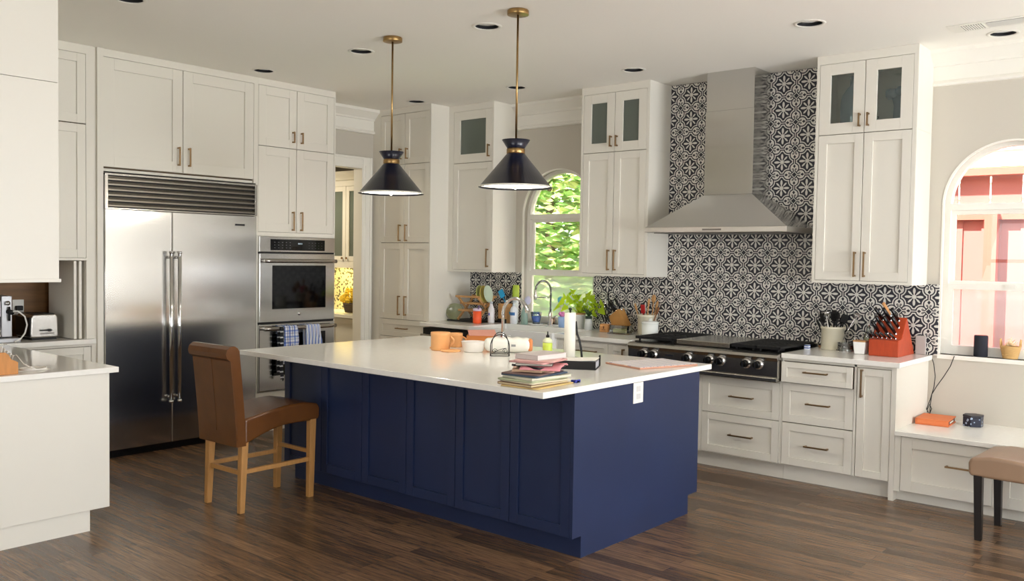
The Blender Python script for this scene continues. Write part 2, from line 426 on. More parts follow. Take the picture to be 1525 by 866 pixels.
# arched windows: sash frames, transom, rails, panes
def arch_ring(m, cx, zc, ro, ri, y0, y1, n=40):
    o = [(cx-ro*math.cos(PI*i/n), zc+ro*math.sin(PI*i/n)) for i in range(n+1)]
    q = [(cx-ri*math.cos(PI*i/n), zc+ri*math.sin(PI*i/n)) for i in range(n+1)]
    for i in range(n):
        m.add([(o[i][0],y0,o[i][1]),(o[i+1][0],y0,o[i+1][1]),(q[i+1][0],y0,q[i+1][1]),(q[i][0],y0,q[i][1]),
               (o[i][0],y1,o[i][1]),(o[i+1][0],y1,o[i+1][1]),(q[i+1][0],y1,q[i+1][1]),(q[i][0],y1,q[i][1])],
              [(0,1,2,3),(4,7,6,5),(3,2,6,7),(0,4,5,1)], 0, False)
for i, (cx, r, zc) in enumerate(WIN):
    y0, y1 = YB+.075, YB+.14
    w = MB(); arch_ring(w, cx, zc, r, r-.035, y0, y1)
    w.box(cx-r, cx-r+.035, y0, y1, SILL, zc).box(cx+r-.035, cx+r, y0, y1, SILL, zc)
    w.box(cx-r+.035, cx+r-.035, y0, y1, zc-.035, zc+.012).box(cx-r+.035, cx+r-.035, y0, y1, SILL, SILL+.02)
    root = struct('window_%d' % (i+1), w, TRIM)
    u = MB(); b0, b1 = cx-r+.035, cx+r-.035
    u.box(b0, b0+.03, y0+.03, y1-.01, 1.42, zc-.035).box(b1-.03, b1, y0+.03, y1-.01, 1.42, zc-.035).box(b0+.03, b1-.03, y0+.03, y1-.01, zc-.065, zc-.035).box(b0+.03, b1-.03, y0+.03, y1-.01, 1.42, 1.455)
    struct('upper_sash', u, TRIM, root)
    u = MB(); u.box(b0, b0+.035, y0, y0+.03, SILL+.02, 1.42).box(b1-.035, b1, y0, y0+.03, SILL+.02, 1.42).box(b0, b1, y0-.005, y0+.03, 1.395, 1.435).box(b0+.035, b1-.035, y0, y0+.03, SILL+.02, SILL+.065)
    sash = struct('lower_sash', u, TRIM, root)
    struct('sash_lock', MB().box(cx-.03, cx+.03, y0-.02, y0-.005, 1.415, 1.432).box(cx-.01, cx+.035, y0-.025, y0-.02, 1.42, 1.44), TRIM, sash)
    g = MB(); n = 30; ri = r-.035
    g.add([(cx-ri*math.cos(PI*k/n), y0+.04, zc+.012+(ri-.012)*math.sin(PI*k/n)) for k in range(n+1)], [tuple(range(n+1))])
    struct('arch_pane', g, GLASSW, root)
    struct('upper_pane', MB().add([(b0+.03, y0+.045, 1.455), (b1-.03, y0+.045, 1.455), (b1-.03, y0+.045, zc-.065), (b0+.03, y0+.045, zc-.065)], [(0,1,2,3)]), GLASSW, root)
    struct('lower_pane', MB().add([(b0+.035, y0+.015, SILL+.065), (b1-.035, y0+.015, SILL+.065), (b1-.035, y0+.015, 1.395), (b0+.035, y0+.015, 1.395)], [(0,1,2,3)]), SCREEN, root)
    s = MB().box(cx-r, cx+r, YB-.012, YB+.076, SILL-.03, SILL)
    struct('sill', s, TRIM if i else QUARTZ, root)
    c = MB(); arch_ring(c, cx, zc, r+.001, r-.012, YB-.004, YB+.02)
    c.box(cx-r, cx-r+.012, YB-.004, YB+.02, SILL, zc).box(cx+r-.012, cx+r, YB-.004, YB+.02, SILL, zc)
    struct('reveal_bead', c, TRIM, root)

# crown moulding: cove at the ceiling, flat frieze, bead below
def crown_poly():   # (distance from wall, z)
    return [(0, 2.828), (.022, 2.832), (.026, 2.845), (.016, 2.862), (.008, 2.866), (.008, 2.965), (.02, 2.968), (.028, 2.985), (.05, 3.005), (.085, 3.035), (.098, 3.045), (.098, ZC), (0, ZC)]
def crown_y(x0, x1): return MB().prism([(YB-d, z) for d, z in crown_poly()], 'x', x0, x1)
struct('trim_1', crown_y(-5.775, -4.728), TRIM)
struct('trim_2', crown_y(-1.904, XR), TRIM)
struct('trim_3', MB().prism([(XL+d, z) for d, z in crown_poly()], 'y', 5.262, 6.208), TRIM)
# door casing round the pantry doorway
m = MB()
for a, b in ((DY1, DY1+.115),):
    m.box(XL-.118, XL+.018, DY1-.012, DY1, 0, DZ); m.box(XL, XL+.02, a, b, 0, DZ+.105); m.box(XL, XL+.03, b-.025, b, 0, DZ+.105); m.box(XL, XL+.026, a+.03, a+.04, 0, DZ+.02)
m.box(XL, XL+.02, 5.262, DY1, DZ, DZ+.105).box(XL, XL+.03, 5.262, DY1, DZ+.08, DZ+.105).box(XL-.118, XL+.018, DY0, DY1-.012, DZ-.012, DZ)
struct('door_1', m, TRIM, bev=.003)

# ------------------------------------------------------------------ tiled backsplash
m = MB(); ty = YB-.012
m.box(-4.03, -2.605, ty, YB, .92, ZC-.002).box(-4.81, -4.03, ty, YB, .92, 1.42).box(-2.605, -1.815, ty, YB, .92, 1.426).box(-6.377, -5.69, ty, YB, .92, 1.42)
struct('trim_4', m, TILE)

# ------------------------------------------------------------------ cabinet parts
GAP = .0025
def handle(F, parent, u, z, L=.16, vert=True, d=0):
    m = MB(); t = .0055
    if vert:
        m.fbox(F, u-t, u+t, d+.026, d+.037, z-L/2, z+L/2)
        for q in (z-L/2+.002, z+L/2-.014): m.fbox(F, u-t, u+t, d, d+.028, q, q+.012)
    else:
        m.fbox(F, u-L/2, u+L/2, d+.026, d+.037, z-t, z+t)
        for q in (u-L/2+.002, u+L/2-.014): m.fbox(F, q, q+.012, d, d+.028, z-t, z+t)
    return obj('handle', m, BRONZE, parent, bev=.0015)
def door(F, parent, u0, u1, z0, z1, h=None, name='door', st=.062, pm=None, glass=False, d=0, rec=.011, hl=None, gm=None):
    u0 += GAP; u1 -= GAP; z0 += GAP; z1 -= GAP; m = MB(); B = d-.02
    m.fbox(F, u0, u0+st, B, d, z0, z1).fbox(F, u1-st, u1, B, d, z0, z1).fbox(F, u0+st, u1-st, B, d, z1-st, z1).fbox(F, u0+st, u1-st, B, d, z0, z0+st)
    if not glass: m.fbox(F, u0+st, u1-st, B, d-rec, z0+st, z1-st)
    o = obj(name, m, pm or CAB, parent, bev=.0012, bseg=1)
    if glass:
        obj('glass_pane', MB().fbox(F, u0+st-.001, u1-st+.001, d-.014, d-.010, z0+st-.001, z1-st+.001), gm or GLASSC, o)
    if h:
        kind, hu, hz, L = h; handle(F, o, hu, hz, L, kind == 'v', d)
    return o
def frame(F, parent, u0, u1, z0, z1, open_, name='face_frame', pm=None):
    """face frame ring around opening rect (a0,a1,b0,b1)"""
    a0, a1, b0, b1 = open_; m = MB()
    m.fbox(F, u0, a0, -.02, 0, z0, z1).fbox(F, a1, u1, -.02, 0, z0, z1).fbox(F, a0, a1, -.02, 0, z0, b0).fbox(F, a0, a1, -.02, 0, b1, z1)
    return obj(name, m, pm or CAB, parent)
def shell(F, parent, u0, u1, D, z0, z1, name='carcass', hollow=None, pm=None, inner=None):
    """cabinet box behind the face; hollow=(z_lo,z_hi) leaves an open display bay"""
    m = MB()
    if hollow is None: m.fbox(F, u0, u1, -D, -.0205, z0, z1)
    else:
        a, b = hollow
        if a > z0: m.fbox(F, u0, u1, -D, -.0205, z0, a)
        m.fbox(F, u0, u0+.018, -D, -.0205, a, b).fbox(F, u1-.018, u1, -D, -.0205, a, b).fbox(F, u0+.018, u1-.018, -D, -D+.01, a, b)
        m.fbox(F, u0, u1, -D, -.0205, b, z1)
    m.fbox(F, u0+.004, u1-.004, -.0204, -.0195, z0+.004, (hollow[0] if hollow else z1)-.004, 1)  # thin dark sheet that paints shade into the door gaps
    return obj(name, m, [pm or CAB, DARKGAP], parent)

YU, YL, YP, XF = 6.46, 6.112, 6.208, -6.664
FU, FL, FP, FF = ('-y', YU), ('-y', YL), ('-y', YP), ('+x', XF)
DU = YB-YU
ZS = 2.495; ZDT = 3.008

# --- wall cabinet right of the hood
def upper(name, label, x0, x1, dx0, dx1, mid, gm=None):
    t = thing(name, label, 'cabinet', ((x0+x1)/2, YU+DU/2, 1.42))
    shell(FU, t, x0, x1, DU, 1.42, ZC-.001, hollow=(ZS+.03, 2.98), inner=1)
    frame(FU, t, x0, x1, 1.42, ZC-.001, (dx0, dx1, 1.44, ZDT))
    # thin trim line where the two stacked boxes meet on the end panels
    for xx, s in ((x0, -1), (x1, 1)):
        if s < 0 and x0 < -6: continue
        for za, zb in ((1.42, ZS-.003), (ZS+.001, ZC-.002)): obj('end_panel', MB().box(xx, xx+s*.003, YU+.001, YB-.013, za, zb), CAB, t)
    if mid:
        door(FU, t, dx0, mid, 1.44, ZS, ('v', mid-.034, 1.56, .18)); door(FU, t, mid, dx1, 1.44, ZS, ('v', mid+.034, 1.56, .18))
        door(FU, t, dx0, mid, ZS, ZDT, ('v', mid-.03, 2.585, .095), 'glass_door', .08, glass=True, gm=gm); door(FU, t, mid, dx1, ZS, ZDT, ('v', mid+.03, 2.585, .095), 'glass_door', .08, glass=True, gm=gm)
    else:
        door(FU, t, dx0, dx1, 1.44, ZS, ('v', dx1-.034, 1.56, .18))
        door(FU, t, dx0, dx1, ZS, ZDT, ('v', dx1-.034, 2.60, .12), 'glass_door', .085, glass=True)
    return t
upper('wall_cabinet', 'tall white wall cabinet right of the range hood, blue vases behind its glass doors', -2.605, -1.904, -2.585, -1.93, -2.257, GLASSV)
upper('wall_cabinet', 'tall white wall cabinet between the sink window and the range hood', -4.728, -4.03, -4.706, -4.053, -4.377)
upper('wall_cabinet', 'narrow single-door white wall cabinet left of the sink window', -6.374, -5.775, -6.306, -5.79, None)
# vases inside
m = MB(); m.lathe([(.0001, 0), (.075, .004), (.09, .05), (.092, .2), (.085, .25), (.05, .31), (.028, .335), (.028, .385), (.037, .4)], -2.385, 6.60, ZS+.031, 28)
tag(obj('glass_vase', m, BLUEGL), 'tall blue-grey bottle vase behind left glass door of the right wall cabinet', 'vase')
m = MB(); m.lathe([(.0001, 0), (.07, .004), (.075, .06), (.07, .16), (.09, .24)], -2.035, 6.62, ZS+.031, 26)
for k in range(12):
    t_ = 2*PI*k/12; m.ball((-2.035+.1*math.cos(t_), 6.62+.1*math.sin(t_), ZS+.27+.01*(k % 2)), .033, 10, sz=1.0)
tag(obj('ruffled_vase', m, BLUEGL), 'blue-grey ruffled vase behind right glass door of the right wall cabinet', 'vase')
tag(obj('small_candle_holder', MB().lathe([(.03, 0), (.03, .008), (.006, .015), (.006, .06), (.02, .075), (.02, .085)], -2.20, 6.53, ZS+.031, 18), CLEAR), 'little clear glass candle holder beside the bottle vase in the wall cabinet', 'candle holder')

# --- pantry cupboard at the far corner
t = thing('tall_cupboard', 'floor-to-ceiling white cupboard between the doorway and the dishwasher', 'cabinet', (-6.8, 6.5, 0))
shell(FP, t, XL, -6.377, YB-YP, .1, ZC-.001)
frame(FP, t, XL, -6.377, .1, ZC-.001, (-7.118, -6.39, .12, ZDT))
for za, zb in ((.93, ZS-.003), (ZS+.001, ZC-.002)): obj('end_panel', MB().box(-6.377, -6.3745, YP+.001, YB-.013, za, zb), CAB, t)
obj('toe_kick', MB().box(XL, -6.377, YP+.07, YB, 0, .1), CAB, t)
mx_ = -6.752
for z0, z1, hz, L in ((ZS, ZDT, 2.6, .11), (1.70, ZS, 1.80, .17), (.915, 1.70, 1.06, .2)):
    door(FP, t, -7.118, mx_, z0, z1, ('v', mx_-.05, hz, L)); door(FP, t, mx_, -6.39, z0, z1, ('v', mx_+.045, hz, L))
for z0, z1 in ((.735, .915), (.43, .735), (.12, .43)):
    door(FP, t, -7.118, -6.39, z0, z1, ('h', -6.755, (z0+z1)/2, .16), 'drawer', st=.05)

# --- base run on the back wall
YT = YL+.07
t = thing('sink_base_cabinet', 'white base cabinet under the farmhouse sink', 'cabinet', (-5.19, 6.4, 0))
obj('carcass', MB().box(-5.69, -4.70, YL+.0205, YB-.014, .1, .66), CAB, t); obj('toe_kick', MB().box(-5.69, -4.70, YT, YB-.014, 0, .1), CAB, t)
door(FL, t, -5.68, -5.195, .12, .65, ('v', -5.24, .57, .16)); door(FL, t, -5.195, -4.71, .12, .65, ('v', -5.15, .57, .16))
t = thing('dishwasher', 'built-in stainless dishwasher beside the tall cupboard', 'dishwasher', (-6.03, 6.4, 0))
obj('body', MB().box(-6.365, -5.70, YL+.03, YB-.02, .1, .87), DSTEEL, t)
obj('door', MB().box(-6.36, -5.705, YL-.005, YL+.03, .12, .80), STEEL, t, bev=.004)
obj('control_strip', MB().box(-6.36, -5.705, YL+.005, YL+.03, .805, .868), BLKM, t)
m = MB().cyl((-6.33, YL-.05, .80), (-5.76, YL-.05, .80), .013, 14)
for x in (-6.27, -5.82): m.cyl((x, YL-.05, .80), (x, YL-.004, .79), .008, 10)
obj('handle', m, STEELH, t)
obj('toe_kick', MB().box(-6.36, -5.705, YT, YB-.02, 0, .1), BLKM, t)
t = thing('base_cabinet', 'white base cabinet between the sink and the range top', 'cabinet', (-4.31, 6.4, 0))
shell(FL, t, -4.70, -3.925, YB-YL, .1, .884); frame(FL, t, -4.70, -3.925, .1, .884, (-4.68, -3.94, .12, .868))
obj('toe_kick', MB().box(-4.70, -3.925, YT, YB, 0, .1), CAB, t)
door(FL, t, -4.68, -4.165, .72, .868, ('h', -4.37, .795, .2), 'drawer', st=.04)
door(FL, t, -4.68, -4.165, .42, .72, ('h', -4.42, .57, .2), 'drawer', st=.05); door(FL, t, -4.68, -4.165, .12, .42, ('h', -4.42, .27, .2), 'drawer', st=.05)
door(FL, t, -4.165, -3.94, .12, .868, ('v', -4.005, .76, .16), st=.05)
t = thing('base_cabinet', 'white base cabinet with wide drawers directly under the range top', 'cabinet', (-3.29, 6.4, 0))
shell(FL, t, -3.92, -2.662, YB-YL, .118, .71); frame(FL, t, -3.92, -2.662, .118, .71, (-3.90, -2.675, .12, .70))
for a, b in ((-3.90, -3.315), (-3.295, -2.675)):
    door(FL, t, a, b, .425, .70, ('h', (a+b)/2+.02, .565, .19), 'drawer', st=.055); door(FL, t, a, b, .12, .425, ('h', (a+b)/2+.02, .275, .19), 'drawer', st=.055)
obj('center_stile', MB().fbox(FL, -3.315, -3.295, -.02, 0, .118, .71), CAB, t)
obj('toe_kick', MB().box(-3.92, -2.662, YT, YB, 0, .118), CAB, t)
t = thing('base_cabinet', 'white end cabinet with three drawers and a tall door beside the bench', 'cabinet', (-2.26, 6.4, 0))
shell(FL, t, -2.66, -1.905, YB-YL, .118, .884); 
m = MB(); m.fbox(FL, -2.66, -2.655, -.02, 0, .118, .884).fbox(FL, -2.149, -2.133, -.02, 0, .118, .884).fbox(FL, -2.655, -1.905, -.02, 0, .866, .884)
obj('face_frame', m, CAB, t)
door(FL, t, -2.655, -2.15, .715, .864, ('h', -2.40, .80, .17), 'drawer', st=.04, d=.035)
door(FL, t, -2.655, -2.15, .427, .712, ('h', -2.39, .575, .17), 'drawer', st=.055); door(FL, t, -2.655, -2.15, .12, .425, ('h', -2.395, .275, .17), 'drawer', st=.055)
door(FL, t, -2.131, -1.906, .12, .864, ('v', -2.095, .76, .19), st=.05)
obj('end_panel', MB().box(-1.905, -1.873, YL-.004, YB, 0, .884), CAB, t)
obj('toe_kick', MB().box(-2.66, -1.905, YT, YB, 0, .118), CAB, t)

# --- countertops
m = MB()
SX0, SX1, SY1 = -5.692, -4.698, 6.60
m.prism([(-6.375, 6.08), (SX0, 6.08), (SX0, SY1), (SX1, SY1), (SX1, 6.08), (-3.925, 6.08), (-3.925, YB-.0125), (-6.375, YB-.0125)], 'z', .885, .92)
tag(obj('countertop', m, QUARTZ, bev=.003), 'white quartz countertop running round the farmhouse sink', 'countertop')
tag(obj('countertop', MB().box(-2.658, -1.846, 6.08, YB-.0125, .885, .92), QUARTZ, bev=.003), 'white quartz countertop under the red knife block, right of the range top', 'countertop')
# --- farmhouse sink
t = thing('farmhouse_sink', 'white apron-front sink under the left arched window', 'sink', (-5.195, 6.33, .67))
m = MB(); x0, x1, y0, y1, z0, z1, w = SX0+.003, SX1-.003, 6.05, SY1-.003, .67, .925, .028
m.box(x0, x1, y0, y0+w, z0, z1).box(x0, x1, y1-w, y1, z0, z1).box(x0, x0+w, y0+w, y1-w, z0, z1).box(x1-w, x1, y0+w, y1-w, z0, z1).box(x0+w, x1-w, y0+w, y1-w, z0, z0+.03)
obj('basin', m, PORC, t, bev=.008, bseg=3)
obj('drain', MB().lathe([(.045, 0), (.045, .003), (.02, .001)], -5.195, 6.33, .70, 24), CHROME, t)
# --- spring faucet
t = thing('spring_faucet', 'chrome pull-down spring faucet in front of the sink window', 'faucet', (-5.23, 6.70, .92))
obj('base', MB().lathe([(.028, 0), (.028, .01), (.02, .02), (.02, .13), (.016, .14)], -5.23, 6.70, .92, 24), CHROME, t)
pts = [(-5.23, 6.70, 1.05+.03*k) for k in range(7)]
for k in range(0, 13):
    a = PI*k/12; pts.append((-5.23-.085+.085*math.cos(a), 6.70-.01*k/12*2, 1.265+.085*math.sin(a)))
obj('hose', MB().tube(pts, .008, 10), BLKM, t)
m = MB()
L_ = [0]
for i in range(1, len(pts)): L_.append(L_[-1]+(Vector(pts[i])-Vector(pts[i-1])).length)
cp = []
N_ = 320
for k in range(N_+1):
    s_ = L_[-1]*k/N_; i = max(j for j in range(len(pts)) if L_[j] <= s_+1e-9); i = min(i, len(pts)-2)
    f = (s_-L_[i])/(L_[i+1]-L_[i]); p = Vector(pts[i]).lerp(Vector(pts[i+1]), f); d = (Vector(pts[i+1])-Vector(pts[i])).normalized()
    a = Vector((0, 1, 0)); b = d.cross(a).normalized(); th = 2*PI*k/8; cp.append(p + (a*math.cos(th)+b*math.sin(th))*.012)
obj('spring', m.tube(cp, .0022, 5), CHROME, t)
obj('spray_head', MB().lathe([(.013, 0), (.018, .01), (.016, .05), (.011, .075), (.009, .1)], -5.40, 6.68, 1.165, 18), CHROME, t)
obj('support_arm', MB().cyl((-5.23, 6.70, 1.19), (-5.395, 6.68, 1.19), .006).lathe([(.019, 0), (.019, .02)], -5.40, 6.68, 1.18, 18), CHROME, t)
obj('lever', MB().cyl((-5.21, 6.70, 1.0), (-5.14, 6.69, 1.03), .006, 10), CHROME, t)

# ------------------------------------------------------------------ range hood
t = thing('range_hood', 'stainless chimney range hood over the range top', 'range hood', (-3.318, 6.53, 1.79))
hx0, hx1, hy0, hy1 = -3.92, -2.716, 6.25, YB-.013
obj('lip', MB().box(hx0, hx1, hy0, hy1, 1.79, 1.83), mat('satin steel lip', (190, 186, 180), .42, 1), t, bev=.002)
m = MB(); cx0, cx1, cy0 = -3.53, -3.113, 6.50
m.add([(hx0,hy0,1.83),(hx1,hy0,1.83),(hx1,hy1,1.83),(hx0,hy1,1.83),(cx0,cy0,2.095),(cx1,cy0,2.095),(cx1,hy1,2.095),(cx0,hy1,2.095)],
      [(0,1,5,4),(1,2,6,5),(2,3,7,6),(3,0,4,7),(4,5,6,7),(3,2,1,0)])
obj('canopy', m, FRIDGE, t, bev=.002)
obj('chimney', MB().box(cx0, cx1, cy0, hy1, 2.095, 2.76).box(cx0+.004, cx1-.004, cy0+.004, hy1, 2.76, ZC-.001), FRIDGE, t, bev=.002)
m = MB()
for k in range(3):
    a = hx0+.05+k*.372; m.box(a, a+.35, hy0+.06, hy1-.08, 1.784, 1.79)
obj('filter', m, DSTEEL, t)
obj('control_button', MB().box(-3.40, -3.24, hy0-.003, hy0, 1.803, 1.817), DSTEEL, t)

# ------------------------------------------------------------------ range top
t = thing('gas_cooktop', 'wide stainless gas range top with seven knobs', 'stove', (-3.29, 6.4, .715))
rx0, rx1 = -3.918, -2.662
m = MB(); m.prism([(6.05, .735), (6.035, .745), (6.035, .86), (6.02, .885), (6.03, .905), (6.06, .912), (YB-.05, .912), (YB-.05, .715), (6.07, .715)], 'x', rx0, rx1)
obj('body', m, STEELH, t, bev=.003)
obj('lower_trim', MB().box(rx0, rx1, 6.02, 6.07, .712, .742), STEEL, t, bev=.004)
obj('back_guard', MB().box(rx0, rx1, YB-.05, YB-.014, .715, .945), STEELH, t, bev=.004)
obj('burner_tray', MB().box(rx0+.02, rx1-.02, 6.10, YB-.07, .912, .918), BLK, t)
obj('griddle', MB().box(-3.53, -3.08, 6.12, YB-.09, .918, .955), STEELH, t, bev=.004)
def grate(a, b):
    m = MB(); z = .958
    y0, y1 = 6.11, YB-.08
    for y in (y0, (y0+y1)/2, y1-.016): m.box(a, b, y, y+.016, z-.022, z)
    n = 6
    for k in range(n+1):
        x = a + (b-a-.014)*k/n; m.box(x, x+.014, y0, y1, z-.018, z)
    for x in (a+.02, b-.034):
        for y in (y0+.02, y1-.04): m.box(x, x+.014, y, y+.014, .918, z-.018)
    return m
for a, b in ((-3.90, -3.555), (-3.06, -2.87), (-2.865, -2.68)):
    g = obj('grate', grate(a, b), IRON, t, bev=.003)
for x in (-3.73, -2.965, -2.77):
    for y in (6.27, 6.58): obj('burner', MB().lathe([(.05, 0), (.05, .012), (.038, .014), (.038, .024), (.001, .026)], x, y, .918, 24), BLKM, t)
for x in (-3.775, -3.685, -3.384, -3.20, -3.107, -2.903, -2.808):
    k = obj('knob', MB().cyl((x, 6.035, .828), (x, 6.028, .828), .036, 28).cyl((x, 6.03, .828), (x, 6.02, .828), .03, 28), CHROME, t)
    k2 = MB().cyl((x, 6.02, .828), (x, 5.985, .828), .029, 28, r1=.025).box(x-.007, x+.007, 5.972, 5.99, .803, .853)
    kk = obj('knob_grip', k2, BLK, k, bev=.002); obj('pointer', MB().box(x-.0022, x+.0022, 5.969, 5.9725, .806, .851), CHROME, k)
obj('nameplate', MB().box(-3.575, -3.505, 6.0305, 6.036, .826, .842), CHROME, t)
obj('indicator_mark', MB().box(-3.777, -3.773, 6.0195, 6.024, .873, .879).box(-3.3, -3.296, 6.0195, 6.024, .873, .879), BLKM, t)

# ------------------------------------------------------------------ fridge wall
# coffee cabinet with appliance garage
t = thing('coffee_station_cabinet', 'white cabinet left of the fridge with an open wood-lined appliance nook', 'cabinet', (-6.95, 2.7, 0))
m = MB(); y0, y1 = 2.10, 3.035
m.box(XL, XF-.0205, y0, y1, 1.52, ZC-.001).box(XL, XL+.02, y0, y1, .92, 1.52).box(XL, XF-.0205, y1-.06, y1, .92, 1.52).box(XL, XF-.0205, y0, y0+.02, .92, 1.52)
m.box(XL, XF-.0205, y0, y1, .1, .884)
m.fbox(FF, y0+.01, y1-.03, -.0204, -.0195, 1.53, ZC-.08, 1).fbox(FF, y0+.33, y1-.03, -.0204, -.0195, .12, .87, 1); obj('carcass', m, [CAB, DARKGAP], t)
obj('nook_lining', MB().box(XL+.02, XL+.026, y0+.02, y1-.06, .921, 1.518).box(XL+.026, XF-.03, y0+.02, y1-.06, 1.512, 1.519).box(XL+.026, XF-.2, y0+.02, y0+.026, .921, 1.512), WALNUT, t)
m = MB(); m.fbox(FF, 2.978, y1, -.02, 0, .885+.036, ZC-.001).fbox(FF, y0, 2.978, -.02, 0, ZDT, ZC-.001).fbox(FF, y0, 2.978, -.02, 0, 1.50, 1.518)
m.fbox(FF, 3.015, y1, -.02, 0, .1, .884).fbox(FF, y0, 3.015, -.02, 0, .866, .884)
obj('face_frame', m, CAB, t)
door(FF, t, 2.60, 2.978, ZS+.005, ZDT); door(FF, t, 2.60, 2.978, 1.518, ZS+.002, ('v', 2.635, 1.64, .16))
door(FF, t, 2.20, 2.598, ZS+.005, ZDT); door(FF, t, 2.20, 2.598, 1.518, ZS+.002, ('v', 2.56, 1.64, .16))
door(FF, t, 2.42, 3.013, .62, .864, ('h', 2.7, .74, .18), 'drawer', st=.055); door(FF, t, 2.42, 3.013, .12, .62, ('v', 2.47, .5, .16))
for y in (2.888, 2.925):
    m = MB(); m.box(-7.10, XF-.002, y, y+.02, .924, 1.496); bf = obj('folding_door', m, CAB, t, bev=.002)
m = MB(); m.box(XL, XF-.03, y0, 2.42, 0, .1).box(XL, XF-.07, 2.42, y1, 0, .1); obj('toe_kick', m, CAB, t)
tag(obj('countertop', MB().box(XL+.03, -6.63, 2.42, 3.035, .8855, .92).box(XL+.03, XF-.025, 2.13, 2.42, .8855, .92), QUARTZ, bev=.002), 'small white quartz countertop in the coffee nook under the toaster', 'countertop')
# fridge surround
t = thing('fridge_cabinet', 'white double-door cabinet above the refrigerator with side panels to the floor', 'cabinet', (-6.95, 3.75, 0))
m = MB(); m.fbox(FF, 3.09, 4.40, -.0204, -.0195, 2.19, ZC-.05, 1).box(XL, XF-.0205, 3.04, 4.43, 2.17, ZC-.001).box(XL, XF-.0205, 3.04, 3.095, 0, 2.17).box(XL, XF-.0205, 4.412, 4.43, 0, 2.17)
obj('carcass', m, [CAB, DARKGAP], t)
m = MB(); m.fbox(FF, 3.055, 3.10, -.02, .012, 0, ZC-.001).fbox(FF, 4.392, 4.43, -.02, 0, 2.17, ZC-.001).fbox(FF, 3.10, 4.392, -.02, 0, ZDT+.008, ZC-.001).fbox(FF, 4.412, 4.43, -.02, 0, 0, 2.17)
m.fbox(FF, 3.036, 3.055, -.02, -.012, 0, ZC-.001)
obj('face_frame', m, CAB, t)
door(FF, t, 3.10, 3.742, 2.20, ZDT+.008, ('v', 3.70, 2.33, .15), st=.085); door(FF, t, 3.742, 4.392, 2.20, ZDT+.008, ('v', 3.79, 2.33, .15), st=.085)
# refrigerator
t = thing('refrigerator', 'wide built-in stainless refrigerator with louvred top grille', 'refrigerator', (-6.95, 3.76, 0))
FX = -6.64; y0, y1, ym = 3.103, 4.408, 3.637
obj('body', MB().box(XL+.02, FX-.045, y0, y1, .06, 2.15), DSTEEL, t)
m = MB(); m.box(FX-.04, FX+.008, y0, y0+.022, 1.895, 2.155).box(FX-.04, FX+.008, y1-.022, y1, 1.895, 2.155).box(FX-.04, FX+.004, y0, y1, 2.14, 2.155).box(FX-.04, FX+.004, y0, y1, 1.888, 1.898)
g = obj('grille', m, STEELH, t, bev=.001)
for k in range(6):
    z = 1.905 + k*.0395
    m = MB(); m.prism([(FX-.03, z), (FX+.004, z+.002), (FX+.006, z+.012), (FX-.012, z+.031), (FX-.03, z+.031)], 'y', y0+.022, y1-.022); obj('louver', m, STEELH, g)
obj('grille_back', MB().box(FX-.044, FX-.032, y0+.02, y1-.02, 1.9, 2.14), BLKM, g)
def fdoor(a, b):
    m = MB(); n = 10
    prof = [(FX-.04, a), (FX-.004, a), (FX, a+.006), (FX, b-.006), (FX-.004, b), (FX-.04, b)]
    m.prism(prof, 'z', .062, 1.882); return m
for a, b, hy in ((y0, ym-.002, ym-.035), (ym+.002, y1, ym+.035)):
    d = obj('door', fdoor(a, b), FRIDGE, t)
    h = MB().cyl((FX+.055, hy, .40), (FX+.055, hy, 1.56), .0145, 18)
    for z in (.43, 1.53): h.cyl((FX, hy, z), (FX+.055, hy, z), .011, 12)
    for z in (.385, 1.56): h.cyl((FX+.055, hy, z), (FX+.055, hy, z+.018), .018, 18)
    obj('handle', h, CHROME, d)
obj('nameplate', MB().box(FX, FX+.003, 4.20, 4.29, 1.80, 1.816), BLKM, t)
obj('toe_grille', MB().box(XL+.02, FX-.035, y0, y1, 0, .056), BLK, t)
# black shadow line above the grille is the real gap behind the doors
# oven tower
t = thing('oven_cabinet', 'tall white cabinet built around the double wall oven', 'cabinet', (-6.95, 4.85, 0))
ya, yb_, o0, o1 = 4.4305, 5.262, 4.437, 5.245
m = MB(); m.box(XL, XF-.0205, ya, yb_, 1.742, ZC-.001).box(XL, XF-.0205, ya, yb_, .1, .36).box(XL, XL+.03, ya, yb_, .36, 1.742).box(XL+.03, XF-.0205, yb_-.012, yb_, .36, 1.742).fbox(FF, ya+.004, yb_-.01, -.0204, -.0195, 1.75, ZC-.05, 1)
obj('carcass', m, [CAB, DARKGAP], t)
m = MB(); m.fbox(FF, ya, 4.4365, -.02, 0, .1, ZC-.001).fbox(FF, 5.2465, yb_, -.02, 0, .1, ZC-.001).fbox(FF, 4.4365, 5.2465, -.02, 0, ZDT+.008, ZC-.001).fbox(FF, 4.4365, 5.2465, -.02, 0, 1.722, 1.757).fbox(FF, 4.4365, 5.2465, -.02, 0, .30, .358)
obj('face_frame', m, CAB, t)
mid = 4.832
for a, b, s in ((4.4365, mid, -1), (mid, 5.2465, 1)):
    door(FF, t, a, b, ZS+.004, ZDT+.008, ('v', mid+s*.045, 2.60, .1), st=.075); door(FF, t, a, b, 1.757, ZS+.004, ('v', mid+s*.045, 1.86, .17), st=.075)
door(FF, t, 4.4365, 5.2465, .12, .30, ('h', mid, .21, .18), 'drawer', st=.05)
obj('toe_kick', MB().box(XL, XF-.07, ya, yb_, 0, .1), CAB, t)
t = thing('double_wall_oven', 'stainless double wall oven with towels on the lower door', 'oven', (-6.9, 4.85, .36))
OX = -6.64
obj('body', MB().box(XL+.03, OX-.045, o0+.01, o1-.01, .362, 1.718), DSTEEL, t)
p = obj('control_panel', MB().box(OX-.045, OX, o0, o1, 1.585, 1.72), FRIDGE, t, bev=.003)
